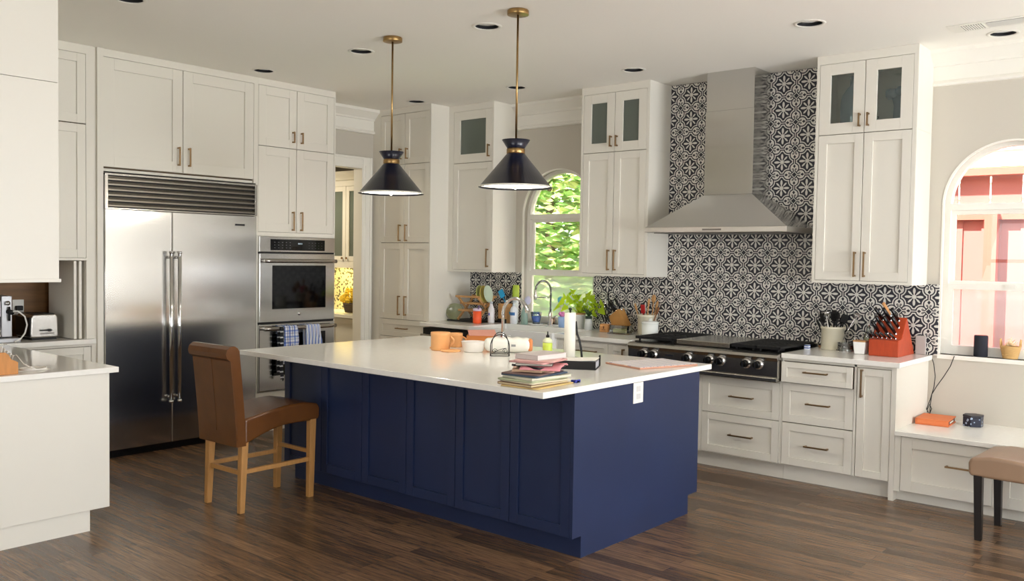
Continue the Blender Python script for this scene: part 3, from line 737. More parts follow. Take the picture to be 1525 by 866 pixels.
p2 = obj('display', MB().box(OX, OX+.002, 4.548, 5.128, 1.60, 1.697), BLKG, p)
m = MB()
for r_ in range(3):
    for c_ in range(5): m.box(OX+.002, OX+.0026, 4.585+c_*.04, 4.595+c_*.04, 1.62+r_*.024, 1.624+r_*.024)
    for c_ in range(5): m.box(OX+.002, OX+.0026, 4.95+c_*.035, 4.958+c_*.035, 1.62+r_*.024, 1.623+r_*.024)
obj('touch_keys', m, mat('grey key print', (120, 120, 122), .5), p2)
obj('clock_digits', MB().box(OX+.002, OX+.0026, 4.835, 4.845, 1.655, 1.668).box(OX+.002, OX+.0026, 4.85, 4.86, 1.655, 1.668).box(OX+.002, OX+.0026, 4.868, 4.878, 1.655, 1.668), mat('clock digits', (150, 160, 165), .4, emit=(150, 170, 180), estr=.6), p2)
def oven_door(z0, z1, g0, g1, hz, badge):
    m = MB(); m.box(OX-.04, OX, o0+.002, o1-.002, z0, z1)
    d = obj('oven_door', m, FRIDGE, t, bev=.004)
    obj('oven_window', MB().box(OX, OX+.002, 4.568, 5.142, g0, g1), BLKG, d)
    n = 14; pts = []
    for k in range(n+1):
        u = k/n; pts.append((OX+.05+.008*math.sin(PI*u), o0+.02+(o1-o0-.04)*u, hz))
    h = MB().tube(pts, .015, 14, flat=1.2)
    for yy in (o0+.035, o1-.035): h.cyl((OX-.002, yy, hz), (OX+.05, yy, hz), .013, 12)
    obj('handle', h, STEELH, d)
    if badge: obj('badge', MB().cyl((OX, 4.855, z0+.065), (OX+.003, 4.855, z0+.065), .017, 24), CHROME, d)
oven_door(.972, 1.572, 1.085, 1.468, 1.508, True)
oven_door(.372, .955, .50, .868, .918, False)
for za, zb in ((.955, .972), (1.572, 1.585)): obj('gap_strip', MB().box(OX-.04, OX-.012, o0, o1, za, zb), BLKM, t)
# towels over the lower handle
TW1 = stripes('blue plaid towel', 'Y', .052, [(0, (240, 242, 246)), (.22, (70, 88, 150)), (.3, (236, 238, 244)), (.52, (130, 160, 222)), (.72, (84, 110, 190)), (.8, (235, 238, 245))], second='Z')
TW2 = stripes('blue striped towel', 'Y', .034, [(0, (232, 236, 244)), (.3, (86, 112, 186)), (.5, (150, 176, 228)), (.68, (238, 240, 246)), (.86, (60, 76, 140))])
TW3 = stripes('black checked towel', 'Z', .05, [(0, (30, 32, 38)), (.55, (214, 216, 220)), (.8, (40, 44, 56))])
def towel(y0, y1, zb_front, zb_back, amp, seed, thick=.006):
    hx, hz, r = OX+.054, .918, .021
    path = []
    for k in range(9): path.append((hx-r, zb_back+(hz-zb_back)*k/8))
    for k in range(1, 8): a = PI-PI*k/8; path.append((hx+r*math.cos(a), hz+r*math.sin(a)))
    for k in range(13): path.append((hx+r, hz-(hz-zb_front)*k/12))
    n = len(path)-1
    def fn(u, v):
        q = v*n; i = min(int(q), n-1); f = q-i; x = path[i][0]*(1-f)+path[i+1][0]*f; z = path[i][1]*(1-f)+path[i+1][1]*f
        fall = min(1, max(0, (hz-z)/.12)); wob = amp*math.sin(u*PI*5+seed)*(.25+fall)
        sgn = 1 if v > .45 else .35
        y = y0+(y1-y0)*(.5+(u-.5)*(1-.12*(1-fall))) + .006*math.sin(z*24+seed)*fall
        return (x+abs(wob)*sgn, y, z - (.012*math.sin(u*7+seed) if v > .95 else 0))
    return MB().grid(fn, 26, 30)
tag(obj('dish_towel', towel(4.635, 4.79, .70, .60, .010, .4), TW1, solid=.005), 'blue and white plaid towel, left one on the lower oven handle', 'towel')
tag(obj('dish_towel', towel(4.865, 5.035, .74, .66, .010, 1.9), TW2, solid=.005), 'blue and white striped towel, right one on the lower oven handle', 'towel')
tag(obj('dish_towel', towel(4.60, 4.632, .47, .52, .004, 3.0), TW3, solid=.004), 'narrow black and white checked towel behind the plaid one on the oven', 'towel')

# ------------------------------------------------------------------ left peninsula and the cabinet above
t = thing('peninsula_cabinet', 'plain white end of the peninsula at the left edge', 'cabinet', (-5.8, 2.05, 0))
obj('body', MB().box(-6.62, -5.0, 1.70, 2.362, .12, .885), CAB, t, bev=.002)
obj('plinth', MB().box(-6.62, -5.012, 1.76, 2.256, 0, .12), CAB, t)
tag(obj('countertop', MB().box(-6.62, -4.985, 1.66, 2.41, .885, .916), QUARTZ, bev=.003), 'white quartz countertop on the left peninsula beneath the letter rack', 'countertop')
t = thing('hanging_cabinet', 'plain white cabinet block hanging above the left peninsula', 'cabinet', (-6.1, 1.9, 1.40))
obj('body', MB().box(XL, -5.0, 1.72, 2.088, 1.42, 2.4695).box(XL, -5.0, 1.72, 2.088, 2.4725, ZC-.001), CAB, t)
obj('bottom_trim', MB().box(XL, -4.992, 1.71, 2.096, 1.402, 1.4195), CAB, t)

# ------------------------------------------------------------------ island
IX0, IX1, IY0, IY1 = -5.218, -2.716, 3.693, 5.001
FI = ('-y', IY0)
t = thing('kitchen_island', 'navy blue island cabinet with recessed panels', 'kitchen island', (-3.97, 4.35, 0))
obj('body', MB().box(IX0, IX1-.021, IY0+.0205, IY1, .12, .882), NAVY, t)
obj('side_panel', MB().box(IX1-.02, IX1, IY0, IY1, .12, .882), NAVY, t)
step = (IX1-.02-IX0)/6
for k in range(6):
    door(FI, t, IX0+k*step, IX0+(k+1)*step, .12, .882, None, 'panel_door', st=.058, pm=NAVY, rec=.011)
obj('plinth', MB().box(IX0+.012, IX1-.006, IY0+.085, IY1-.1, 0, .12), NAVY, t)
o = obj('power_outlet', MB().box(IX1, IX1+.005, 4.242, 4.342, .762, .879), TRIM, t, bev=.002)
obj('socket', MB().box(IX1+.005, IX1+.0065, 4.272, 4.312, .785, .815).box(IX1+.005, IX1+.0065, 4.272, 4.312, .828, .858), mat('socket grey', (205, 203, 200), .4), o)
tag(obj('countertop', MB().box(-5.335, -2.70, 3.413, 5.129, .883, .915), QUARTZ, bev=.003), 'big white quartz countertop on the navy island', 'countertop')

# island faucet
t = thing('gooseneck_faucet', 'chrome gooseneck faucet rising behind the bread bag on the island', 'faucet', (-4.30, 4.95, .915))
obj('base', MB().lathe([(.026, 0), (.026, .012), (.017, .02), (.017, .09), (.014, .1)], -4.305, 4.95, .915, 22), CHROME, t)
pts = [(-4.305, 4.95, 1.0), (-4.305, 4.95, 1.15)]
for k in range(1, 13):
    a = PI - PI*.93*k/12; pts.append((-4.187+.118*math.cos(a), 4.95, 1.15+.125*math.sin(a)))
obj('spout', MB().tube(pts, [.012]*10+[.0125, .014, .016, .017], 14), CHROME, t)
obj('lever', MB().cyl((-4.29, 4.95, .98), (-4.24, 4.93, .985), .009, 12).cyl((-4.245, 4.93, .985), (-4.205, 4.915, 1.0), .005, 10), CHROME, t)

# ------------------------------------------------------------------ pendants
def pendant(x, y, label):
    t = thing('pendant_lamp', label, 'pendant lamp', (x, y, 1.99), 'navy cone pendants over the island')
    obj('ceiling_canopy', MB().lathe([(.066, -.03), (.066, -.004), (.06, 0)], x, y, ZC-.001, 32), BRASS, t, bev=.002)
    obj('rod', MB().cyl((x, y, 2.28), (x, y, ZC-.03), .0065, 14), BRASS, t)
    m = MB(); m.cap = False
    m.lathe([(.228, 2.0), (.226, 1.998), (.054, 2.205)], x, y, 0, 64, 0); m.lathe([(.2275, 1.999), (.2245, 2.0), (.052, 2.203)], x, y, 0, 64, 1)
    m.lathe([(.052, 2.235), (.086, 2.288), (.083, 2.288), (.05, 2.237)], x, y, 0, 48, 0)
    s = obj('lamp_shade', m, [SHADE, SHIN], t)
    obj('collar', MB().lathe([(.054, 2.203), (.057, 2.207), (.057, 2.232), (.053, 2.237)], x, y, 0, 40), BRASS, t)
    obj('socket', MB().lathe([(.02, 2.13), (.024, 2.14), (.024, 2.28)], x, y, 0, 20), BRASS, t)
    obj('diffuser', MB().lathe([(.0005, 2.004), (.19, 2.008), (.198, 2.03), (.001, 2.034)], x, y, 0, 40), SHIN_D, t)
    obj('finial', MB().lathe([(.001, 1.988), (.01, 1.993), (.012, 2.0), (.005, 2.006)], x, y, 0, 16), BRASS, t)
    l = bpy.data.lights.new('pendant_bulb', 'POINT'); l.energy = 9; l.color = (1, .93, .82); l.shadow_soft_size = .04
    o = bpy.data.objects.new('pendant_bulb', l); C.objects.link(o); o.location = (0, 0, -.01); o.parent = t
SHIN_D = mat('lit acrylic diffuser', (255, 252, 244), .5, emit=(255, 247, 232), estr=4.0)
pendant(-4.68, 4.18, 'navy cone pendant lamp on a brass rod, left of the pair over the island')
pendant(-3.552, 4.18, 'navy cone pendant lamp on a brass rod, right of the pair over the island')

# ------------------------------------------------------------------ ceiling fittings
spots = [(-5.24, 2.60, 'at the top edge of the picture above the fridge'), (-5.18, 4.32, 'left of the left pendant canopy'), (-6.38, 4.295, 'in front of the oven cabinet'), (-3.96, 4.35, 'between the two pendant canopies'),
         (-6.42, 6.05, 'in front of the tall cupboard'), (-5.16, 6.07, 'in front of the sink window crown'), (-3.93, 6.05, 'left of the hood chimney'), (-2.285, 5.52, 'right of the hood chimney'), (-1.40, 6.50, 'below the air vent, nearest the right crown')]
for x, y, w in spots:
    t = thing('recessed_downlight', 'round black recessed ceiling light ' + w, 'ceiling light', (x, y, ZC-.004), 'recessed ceiling lights')
    m = MB(); m.cap = False; m.lathe([(.098, -.001), (.094, -.005), (.078, -.006), (.076, -.001)], x, y, ZC, 40); obj('trim_ring', m, TRIM, t)
    m = MB(); m.cap = False; m.lathe([(.0765, -.003), (.0765, .01), (.075, .019)], x, y, ZC, 40); obj('baffle', m, DLITE, t)
    obj('lens', MB().lathe([(.0755, .019), (.05, .017), (.0005, .016)], x, y, ZC, 28), LENS, t)
t = thing('air_vent', 'white ceiling air vent at the top right', 'vent', (-1.35, 6.2, ZC-.008))
obj('frame', MB().box(-1.64, -.95, 6.10, 6.30, ZC-.006, ZC-.001), TRIM, t, bev=.002)
m = MB()
for a, b in ((-1.57, -1.44), (-1.42, -1.20), (-1.17, -1.03)):
    m.box(a, b, 6.135, 6.265, ZC-.0065, ZC-.006)
g = obj('duct_opening', m, BLKM, t)
m = MB()
for k in range(9): m.box(-1.425, -1.195, 6.14+k*.014, 6.1435+k*.014, ZC-.0095, ZC-.0065)
for k in range(10): m.box(-1.572+k*.014, -1.564+k*.014, 6.133, 6.267, ZC-.0095, ZC-.0065)
for k in range(10): m.box(-1.172+k*.015, -1.168+k*.015, 6.133, 6.267, ZC-.0095, ZC-.0065)
obj('louver', m, TRIM, t)

# ------------------------------------------------------------------ window bench on the right
t = thing('window_bench', 'low white window bench with two wide drawers under the right window', 'bench', (-.9, 6.4, 0))
bx0, bx1, ZB = -1.872, XR-.6, .47
obj('body', MB().box(bx0, bx1, YL+.0205, YB, .07, ZB-.03), CAB, t)
m = MB(); dx = [(-1.835, -1.285), (-1.262, -.71), (-.69, -.14)]
m.fbox(FL, bx0, -1.835, -.02, 0, .07, ZB-.03).fbox(FL, -1.285, -1.262, -.02, 0, .07, ZB-.03).fbox(FL, -.71, -.69, -.02, 0, .07, ZB-.03).fbox(FL, -.14, bx1, -.02, 0, .07, ZB-.03)
obj('face_frame', m, CAB, t)
for a, b in dx: door(FL, t, a, b, .075, ZB-.034, ('h', (a+b)/2+.09, .285, .17), 'drawer', st=.07)
obj('toe_kick', MB().box(bx0, bx1, YT, YB, 0, .07), CAB, t)
obj('bench_top', MB().box(bx0, bx1, YL-.02, YB, ZB-.03, ZB), QUARTZ, t, bev=.003)

# ------------------------------------------------------------------ chairs
def make_chair(name, label, leather, wood, H, w=.42, back=True, stretch=True):
    """local: faces +y, seat centre near (0,.29); H = seat height"""
    t = thing(name, label, 'chair', (0, 0, 0))
    zt, d = H, .56
    zb0 = H-.215 if H > .55 else H-.13; zf = H-.125
    def side(u):     # profile across depth: returns (top z, bottom z) for y=u*d
        top = zt-.055 + .055*math.sin(min(1, u*1.25)*PI/2) - .02*max(0, u-.8)/.2
        bot = zb0 + (zf-zb0)*math.sin(min(1, u*1.6)*PI/2)
        return top, bot
    m = MB(); n = 16; top = []; bot = []
    for k in range(n+1):
        u = k/n; a, b = side(u); top.append((u*d, a)); bot.append((u*d, b))
    poly = top + [(d+.012, top[-1][1]-.03), (d+.010, bot[-1][1]+.02)] + bot[::-1]
    m.prism(poly, 'x', -w/2, w/2); obj('seat', m, leather, t, bev=.018, bseg=4)
    # backrest: leaning slab with rolled top
    m = MB(); zt2 = H+.345; lean = .05
    def pf(z): u = (z-zb0)/(zt2-zb0); return -.02-lean*u**1.25
    zs = [zb0+(zt2-zb0)*k/14 for k in range(15)]
    prof = [(pf(z)+.035, z) for z in zs] 
    cy, cz, R = pf(zt2)-.012, zt2+.004, .047
    prof += [(cy+R*math.cos(a), cz+R*math.sin(a)) for a in [PI*.08, PI*.25, PI*.42, PI*.6, PI*.8, PI, PI*1.2, PI*1.4, PI*1.55]]
    prof += [(pf(z)-.032, z) for z in zs[::-1][1:]]
    wt, wb = w/2+.004, w/2
    vs = []; k = len(prof)
    for sgn in (-1, 1):
        for (y, z) in prof: vs.append((sgn*(wb+(wt-wb)*(z-zb0)/(zt2-zb0)), y, z))
    fs = [tuple(range(k)), tuple(range(k, 2*k))[::-1]] + [(i, (i+1) % k, k+(i+1) % k, k+i) for i in range(k)]
    m.add(vs, fs, 0, False); b = obj('backrest', m, leather, t, bev=.012, bseg=3)
    sm = MB()
    sm.tube([(0, pf(z)-.034, z) for z in zs[2:-1]], .0018, 6)
    sm.tube([(-w/2-.002, pf(z)-.026, z) for z in zs[1:-1]], .0022, 6).tube([(w/2+.002, pf(z)-.026, z) for z in zs[1:-1]], .0022, 6)
    obj('seam', sm, leather, b)
    def leg(x0, y0, z0, x1, y1, a, c):
        q = MB(); vs = []
        for (x, y, z, r) in ((x0, y0, z0, a), (x1, y1, 0, c)):
            vs += [(x-r, y-r, z), (x+r, y-r, z), (x+r, y+r, z), (x-r, y+r, z)]
        q.add(vs, [(0,1,2,3),(7,6,5,4),(0,4,5,1),(1,5,6,2),(2,6,7,3),(3,7,4,0)]); return q
    X = w/2-.026
    for s in (-1, 1):
        obj('leg', leg(s*X, .012, zb0+.03, s*(X+.002), -.005, .023, .017), wood, t, bev=.003)
        obj('leg', leg(s*X, d-.04, zf+.03, s*X, d-.05, .023, .018), wood, t, bev=.003)
    if stretch:
        for s in (-1, 1): obj('stretcher', MB().box(s*X-.011, s*X+.011, .02, d-.06, .235, .262), wood, t, bev=.002)
        obj('stretcher', MB().box(-X+.01, X-.01, .0, .02, .225, .252), wood, t, bev=.002)
        obj('stretcher', MB().box(-X+.01, X-.01, d-.06, d-.04, .285, .31), wood, t, bev=.002)
    return t
ch = make_chair('counter_chair', 'cognac leather roll-back counter chair with oak legs at the island', LEATHER, OAK, .625, w=.405)
ch.location = (-4.885, 3.025, 0); ch.rotation_euler = (0, 0, math.radians(1))
c2 = make_chair('dining_chair', 'taupe leather dining chair with dark legs by the window bench', TAUPE, ESPR, .49, w=.46, stretch=False)
c2.location = (-.72, 5.77, 0); c2.rotation_euler = (0, 0, math.radians(88))
#ITEMS

# ------------------------------------------------------------------ butler's pantry seen through the doorway
PX = XL-.115; PW = -9.6
YPY, ZPC = 4.3, 2.62
m = MB().box(PW-.1, PW, YPY, YB, 0, ZPC).box(PW, PX, YPY-.1, YPY, 0, ZPC); struct('wall_pantry', m, WALL)
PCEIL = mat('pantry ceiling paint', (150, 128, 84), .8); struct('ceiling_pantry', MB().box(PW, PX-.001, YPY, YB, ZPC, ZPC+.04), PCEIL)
FPU, FPL = ('-y', 6.46), ('-y', 6.2)
t = thing('pantry_wall_cabinet', 'glass-door wall cabinet inside the pantry, seen through the doorway', 'cabinet', (-8.3, 6.6, 1.48))
m = MB(); x0, x1 = -9.0, PX-.004
m.fbox(FPU, x0, x1, -.34, -.33, 1.47, 2.40).fbox(FPU, x0, x0+.02, -.33, -.02, 1.47, 2.40).fbox(FPU, x1-.02, x1, -.33, -.02, 1.47, 2.40).fbox(FPU, x0+.02, x1-.02, -.33, -.02, 1.47, 1.49).fbox(FPU, x0+.02, x1-.02, -.33, -.02, 2.38, 2.40)
for z in (1.80, 2.08): m.fbox(FPU, x0+.02, x1-.02, -.33, -.025, z, z+.02)
obj('carcass', m, CAB, t)
m = MB().fbox(FPU, x0, x1, -.02, 0, 1.42, 1.495).fbox(FPU, x0, x1, -.02, 0, 2.34, 2.41)
m.prism([(6.46, 2.40), (6.44, 2.41), (6.43, 2.43), (6.40, 2.47), (6.39, 2.50), (6.46, 2.50)], 'x', x0, x1); obj('crown', m, CAB, t)
for k in range(3):
    a = -8.99 + k*.5; d = door(FPU, t, a, a+.5, 1.495, 2.34, None, 'glass_door', .055, glass=True)
    obj('knob', MB().ball((a+(.46 if k % 2 else .04), 6.44, 1.53), .013, 12), BRONZE, d)
t = thing('pantry_base_cabinet', 'beaded white base cabinet inside the pantry, seen through the doorway', 'cabinet', (-8.3, 6.5, 0))
m = MB().fbox(FPL, x0, x1, -(YB-6.214), -.02, .1, .885); obj('carcass', m, CAB, t)
for k in range(3):
    a = -9.0+.545*k; d = door(FPL, t, a, a+.545, .12, .88, None, 'door', .06); obj('knob', MB().ball((a+.04, 6.18, .78), .016, 12), BRONZE, d)
obj('counter_top', MB().box(x0, x1, 6.17, YB-.015, .886, .92), QUARTZ, t); obj('toe_kick', MB().fbox(FPL, x0, x1, -(YB-6.214), -.08, 0, .1), CAB, t)
def mosaic():
    m = bpy.data.materials.new('pebble mosaic'); m.use_nodes = True; n = m.node_tree; b = n.nodes['Principled BSDF']
    t = n.nodes.new('ShaderNodeTexCoord'); v = n.nodes.new('ShaderNodeTexVoronoi'); v.inputs['Scale'].default_value = 46; r = n.nodes.new('ShaderNodeValToRGB')
    n.links.new(t.outputs['Object'], v.inputs['Vector']); n.links.new(v.outputs['Color'], r.inputs[0]); n.links.new(r.outputs[0], b.inputs['Base Color'])
    r.color_ramp.interpolation = 'CONSTANT'; r.color_ramp.elements[0].color = (*lin((96, 92, 70)), 1); r.color_ramp.elements[1].position = .32; r.color_ramp.elements[1].color = (*lin((226, 218, 180)), 1)
    b.inputs['Roughness'].default_value = .3; return m
struct('trim_5', MB().box(x0, x1, YB-.012, YB, .921, 1.47), mosaic())
area('undercabinet_strip', (-8.0, 6.62, 1.462), (0, 0, 0), 1.1, .06, 9, (1, .80, .30))
area('pantry_ceiling_lamp', (-8.3, 5.6, 2.60), (0, 0, 0), .3, .3, 26, (1, .88, .66))
t = thing('flower_basket', 'dark woven basket of yellow flowers on the pantry counter', 'basket', (-7.78, 6.40, .921))
m = MB(); 
for k in range(8): m.tube([(-7.78+(.095+.008*k/2)*math.cos(a*PI/12), 6.40+(.07+.003*k)*math.sin(a*PI/12), .935+.013*k) for a in range(24)], .0075, 6, closed=True)
m.lathe([(.0005, .005), (.09, .006)], -7.78, 6.40, .921, 24, sy=.75)
m.tube([(-7.78-.12*math.cos(PI*k/12), 6.40, 1.03+.05*math.sin(PI*k/12)) for k in range(13)], .006, 6)
obj('basket', m, mat('dark wicker', (84, 70, 56), .8), t)
YEL = mat('yellow petals', (240, 205, 60), .7); 
for k in range(16):
    m = MB(); c = (-7.84+random.uniform(-.12, .16), 6.42+random.uniform(-.04, .04), 1.05+random.uniform(0, .12))
    m.ball(c, .028, 10, sz=.6)
    for j in range(6): m.ball((c[0]+.025*math.cos(j*PI/3), c[1]-.008, c[2]+.025*math.sin(j*PI/3)), .014, 8)
    obj('blossom', m, YEL, t)
tag(obj('orange_pumpkin', MB().ball((-7.64, 6.62, 1.10), .05, 14, sz=.8).lathe([(.03, 0), (.012, .06), (.012, .12), (.05, .14)], -7.64, 6.62, .921, 16), mat('orange glaze', (232, 160, 50), .5)), 'orange knob ornament standing on the pantry counter', 'ornament')

# ------------------------------------------------------------------ outside
GRASS = mat('lawn grass', (120, 150, 70), .9, var=.25, vscale=4)
struct('ground', MB().box(-30, 12, YB+.16, 30, -.3, -.2), GRASS)
FEN = mat('red stained fence', (186, 112, 104), .8, var=.1, vscale=2, bstretch=(1, 1, .3)); FEN2 = mat('cedar fence rail', (190, 104, 88), .8, var=.08)
t = thing('garden_fence', 'red stained board fence with posts outside the right arched window', 'fence', (-1.0, 8.6, -.2))
for k in range(36):
    x = -4.4+k*.152; obj('fence_board', MB().box(x, x+.154, 8.60+.012*(k % 2), 8.612+.012*(k % 2), -.2, 2.02), FEN, t)
for x in (-4.0, -1.925, .15):
    obj('fence_post', MB().box(x, x+.10, 8.50, 8.595, -.2, 2.04), FEN2, t)
obj('fence_rail', MB().box(-4.4, 1.07, 8.555, 8.598, 1.96, 2.05), FEN2, t); obj('fence_rail', MB().box(-4.4, 1.07, 8.56, 8.598, .4, .5), FEN2, t)
obj('cap_rail', MB().box(-4.4, 1.07, 8.50, 8.66, 2.34, 2.40), FEN2, t)
for k in range(22):
    x = -4.4+k*.25; obj('lattice_slat', MB().box(x, x+.235, 8.60, 8.615, 2.09, 2.34), FEN, t)
obj('fence_rail', MB().box(-4.4, 1.07, 8.58, 8.64, 2.04, 2.09), TRIM, t)
t = thing('neighbour_house', 'white clapboard house wall above the fence outside the right window', 'house', (-1, 12.5, -.2))
m = MB()
for k in range(28): z = -.2+k*.2; m.add([(-5.5, 12.5, z), (5, 12.5, z), (5, 12.53, z+.2), (-5.5, 12.53, z+.2), (-5.5, 12.56, z), (5, 12.56, z)], [(0,1,2,3), (0,1,5,4)])
obj('siding', m, TRIM, t); obj('house_wall', MB().box(-5.5, 5, 12.57, 16, -.2, 5.4), TRIM, t)
def leafmat(name, rgb):
    m = bpy.data.materials.new(name); m.use_nodes = True; n = m.node_tree; n.nodes.clear(); o = n.nodes.new('ShaderNodeOutputMaterial')
    a = n.nodes.new('ShaderNodeBsdfDiffuse'); b = n.nodes.new('ShaderNodeBsdfTranslucent'); c = n.nodes.new('ShaderNodeMixShader'); c.inputs[0].default_value = .45
    nz = n.nodes.new('ShaderNodeTexNoise'); nz.inputs['Scale'].default_value = 6; t = n.nodes.new('ShaderNodeTexCoord'); r = n.nodes.new('ShaderNodeValToRGB'); n.links.new(t.outputs['Object'], nz.inputs['Vector']); n.links.new(nz.outputs[0], r.inputs[0])
    r.color_ramp.elements[0].color = (*[q*.85 for q in lin(rgb)], 1); r.color_ramp.elements[1].color = (*lin(rgb), 1)
    for q in (a, b): n.links.new(r.outputs[0], q.inputs[0])
    n.links.new(a.outputs[0], c.inputs[1]); n.links.new(b.outputs[0], c.inputs[2]); n.links.new(c.outputs[0], o.inputs[0]); return m
LEAF = [leafmat('leaf green '+s, c) for s, c in (('light', (208, 230, 156)), ('mid', (172, 208, 126)), ('yellow', (238, 228, 166)))]
BARK = mat('tree bark', (110, 86, 62), .9, bump=.4, bscale=30)
def tree(x, y, h, r, n, label, seed):
    rng = random.Random(seed); t = thing('garden_tree', label, 'tree', (x, y, -.2))
    obj('trunk', MB().tube([(x, y, -.2), (x+.05, y, h*.4), (x-.05, y+.1, h*.8)], [.12, .09, .04], 10), BARK, t)
    m = MB()
    for i in range(n):
        a, b_, c_ = rng.uniform(0, 2*PI), math.acos(rng.uniform(-1, 1)), rng.uniform(.45, 1)**.5*r
        c = Vector((x+c_*math.cos(a)*math.sin(b_), y+c_*math.sin(a)*math.sin(b_)*.7, h*.62+c_*math.cos(b_)*1.25))
        R = Matrix.Rotation(rng.uniform(0, 6), 3, 'Z') @ Matrix.Rotation(rng.uniform(-1.2, 1.2), 3, 'X'); s = rng.uniform(.06, .12)
        m.add([c+R@Vector(q)*s for q in ((-1, 0, 0), (0, -.5, .1), (1, 0, 0), (0, .5, .1))], [(0,1,2,3)], rng.choice([0, 0, 1, 1, 2]))
    obj('foliage', m, LEAF, t)
tree(-7.8, 9.9, 3.3, 1.5, 9000, 'bright green tree outside the left arched window', 3)
tree(-9.4, 11.4, 4.0, 1.8, 7000, 'yellow-green tree further back outside the left arched window', 5)
tree(-6.2, 11.4, 4.2, 1.5, 3000, 'leafy tree behind the one nearest the sink window', 8)
t = thing('back_fence', 'pale garden wall behind the trees outside the sink window', 'fence', (-10, 14, -.2))
obj('panel', MB().box(-16, -6, 14, 14.1, -.2, 1.7), mat('pale fence wood', (190, 176, 150), .8, var=.1), t)

# ------------------------------------------------------------------ things on the island
ZI = .9155
PEACH = mat('peach enamelled wood', (236, 176, 116), .45, var=.05, vscale=12)
def canister(x, y, h, r, name_label):
    t = thing('canister', name_label, 'canister', (x, y, ZI))
    obj('body', MB().lathe([(.001, 0), (r*.94, 0), (r, .008), (r, h-.02), (r*1.03, h-.018), (r*1.03, h), (r*.93, h), (r*.9, .01), (.001, .01)], x, y, ZI, 36), PEACH, t)
    obj('handle', MB().tube([(x+(r-.004)*.76+.76*.03*math.sin(PI*k/8), y+(r-.004)*.65+.65*.03*math.sin(PI*k/8), ZI+.03+(h-.055)*k/8) for k in range(9)], .007, 8), PEACH, t)
canister(-4.43, 4.43, .125, .067, 'peach-coloured canister with side handle, nearest the left of the island')
canister(-4.515, 4.67, .10, .05, 'smaller peach canister standing behind the first one on the island')
tag(obj('canister_lid', MB().lathe([(.001, 0), (.066, 0), (.07, .005), (.066, .012), (.012, .014), (.001, .014)], -4.315, 4.415, ZI, 36), PEACH), 'round peach canister lid lying flat right of the canister', 'lid')
tag(obj('canister_lid', MB().lathe([(.001, 0), (.05, 0), (.053, .005), (.05, .01), (.001, .011)], -4.535, 4.50, ZI, 30), PEACH), 'round peach canister lid peeking out left of the canister', 'lid')
t = thing('cardboard_box', 'open orange cardboard box with pinkish flap behind the white tub', 'box', (-4.40, 4.815, ZI))
m = MB(); m.M = Matrix.Translation((-4.40, 4.815, ZI)) @ Matrix.Rotation(math.radians(40), 4, 'Z')
m.box(-.10, .10, -.07, -.066, 0, .085).box(-.10, .10, .066, .07, 0, .085).box(-.10, -.096, -.066, .066, 0, .085).box(.096, .10, -.066, .066, 0, .085).box(-.096, .096, -.066, .066, 0, .004)
obj('box_body', m, mat('orange cardboard', (226, 150, 84), .8), t)
m = MB(); m.M = Matrix.Translation((-4.40, 4.815, ZI)) @ Matrix.Rotation(math.radians(40), 4, 'Z')
m.add([(-.10, .07, .112), (.10, .07, .118), (.12, -.12, .088), (-.08, -.10, .088), (-.10, .07, .115), (.10, .07, .121), (.12, -.12, .091), (-.08, -.10, .091)], [(0,1,2,3), (7,6,5,4), (0,4,5,1), (1,5,6,2), (2,6,7,3), (3,7,4,0)])
obj('flap', m, mat('pink cardboard', (212, 150, 132), .8), t)
t = thing('plastic_tub', 'translucent white rounded tub in front of the cardboard box', 'tub', (-4.20, 4.50, ZI))
obj('tub', MB().lathe([(.001, 0), (.062, 0), (.072, .012), (.082, .068), (.085, .072), (.079, .072), (.068, .012), (.001, .006)], -4.20, 4.52, ZI, 36), mat('milky plastic', (236, 230, 222), .3, coat=.3), t)
# loaf in a bag
t = thing('bread_bag', 'white bag of sliced bread behind the wire napkin holder', 'bread', (-4.02, 4.68, ZI))
def loaf(u, v):
    a = 2*PI*v; s = u*.34-.17; e = max(.02, 1-(abs(u-.5)*2)**6)**.5
    ry, rz = .062*e, .052*e
    n = 2.8; ca, sa = math.cos(a), math.sin(a)
    y = ry*math.copysign(abs(ca)**(2/n), ca); z = .053+rz*math.copysign(abs(sa)**(2/n), sa)
    z += .003*math.sin(u*30)*(sa > 0); y += .002*math.sin(u*24+2)
    p = Matrix.Rotation(math.radians(42), 3, 'Z') @ Vector((s, y, max(z, 0))); return (p.x-4.02, p.y+4.68, p.z+ZI)
obj('loaf', MB().grid(loaf, 40, 28), mat('bread wrapper', (238, 236, 226), .3, bump=.5, bscale=30, coat=.3), t)
m = MB(); m.M = Matrix.Translation((-4.02, 4.68, ZI)) @ Matrix.Rotation(math.radians(42), 4, 'Z'); m.box(.135, .168, -.050, .050, .012, .095); obj('orange_end', m, mat('orange print', (214, 132, 76), .5), t, bev=.012)
m = MB(); m.M = Matrix.Translation((-4.02, 4.68, ZI)) @ Matrix.Rotation(math.radians(42), 4, 'Z'); m.box(.02, .05, -.0645, -.062, .045, .06); obj('label_mark', m, mat('grey print', (150, 150, 150), .6), t)
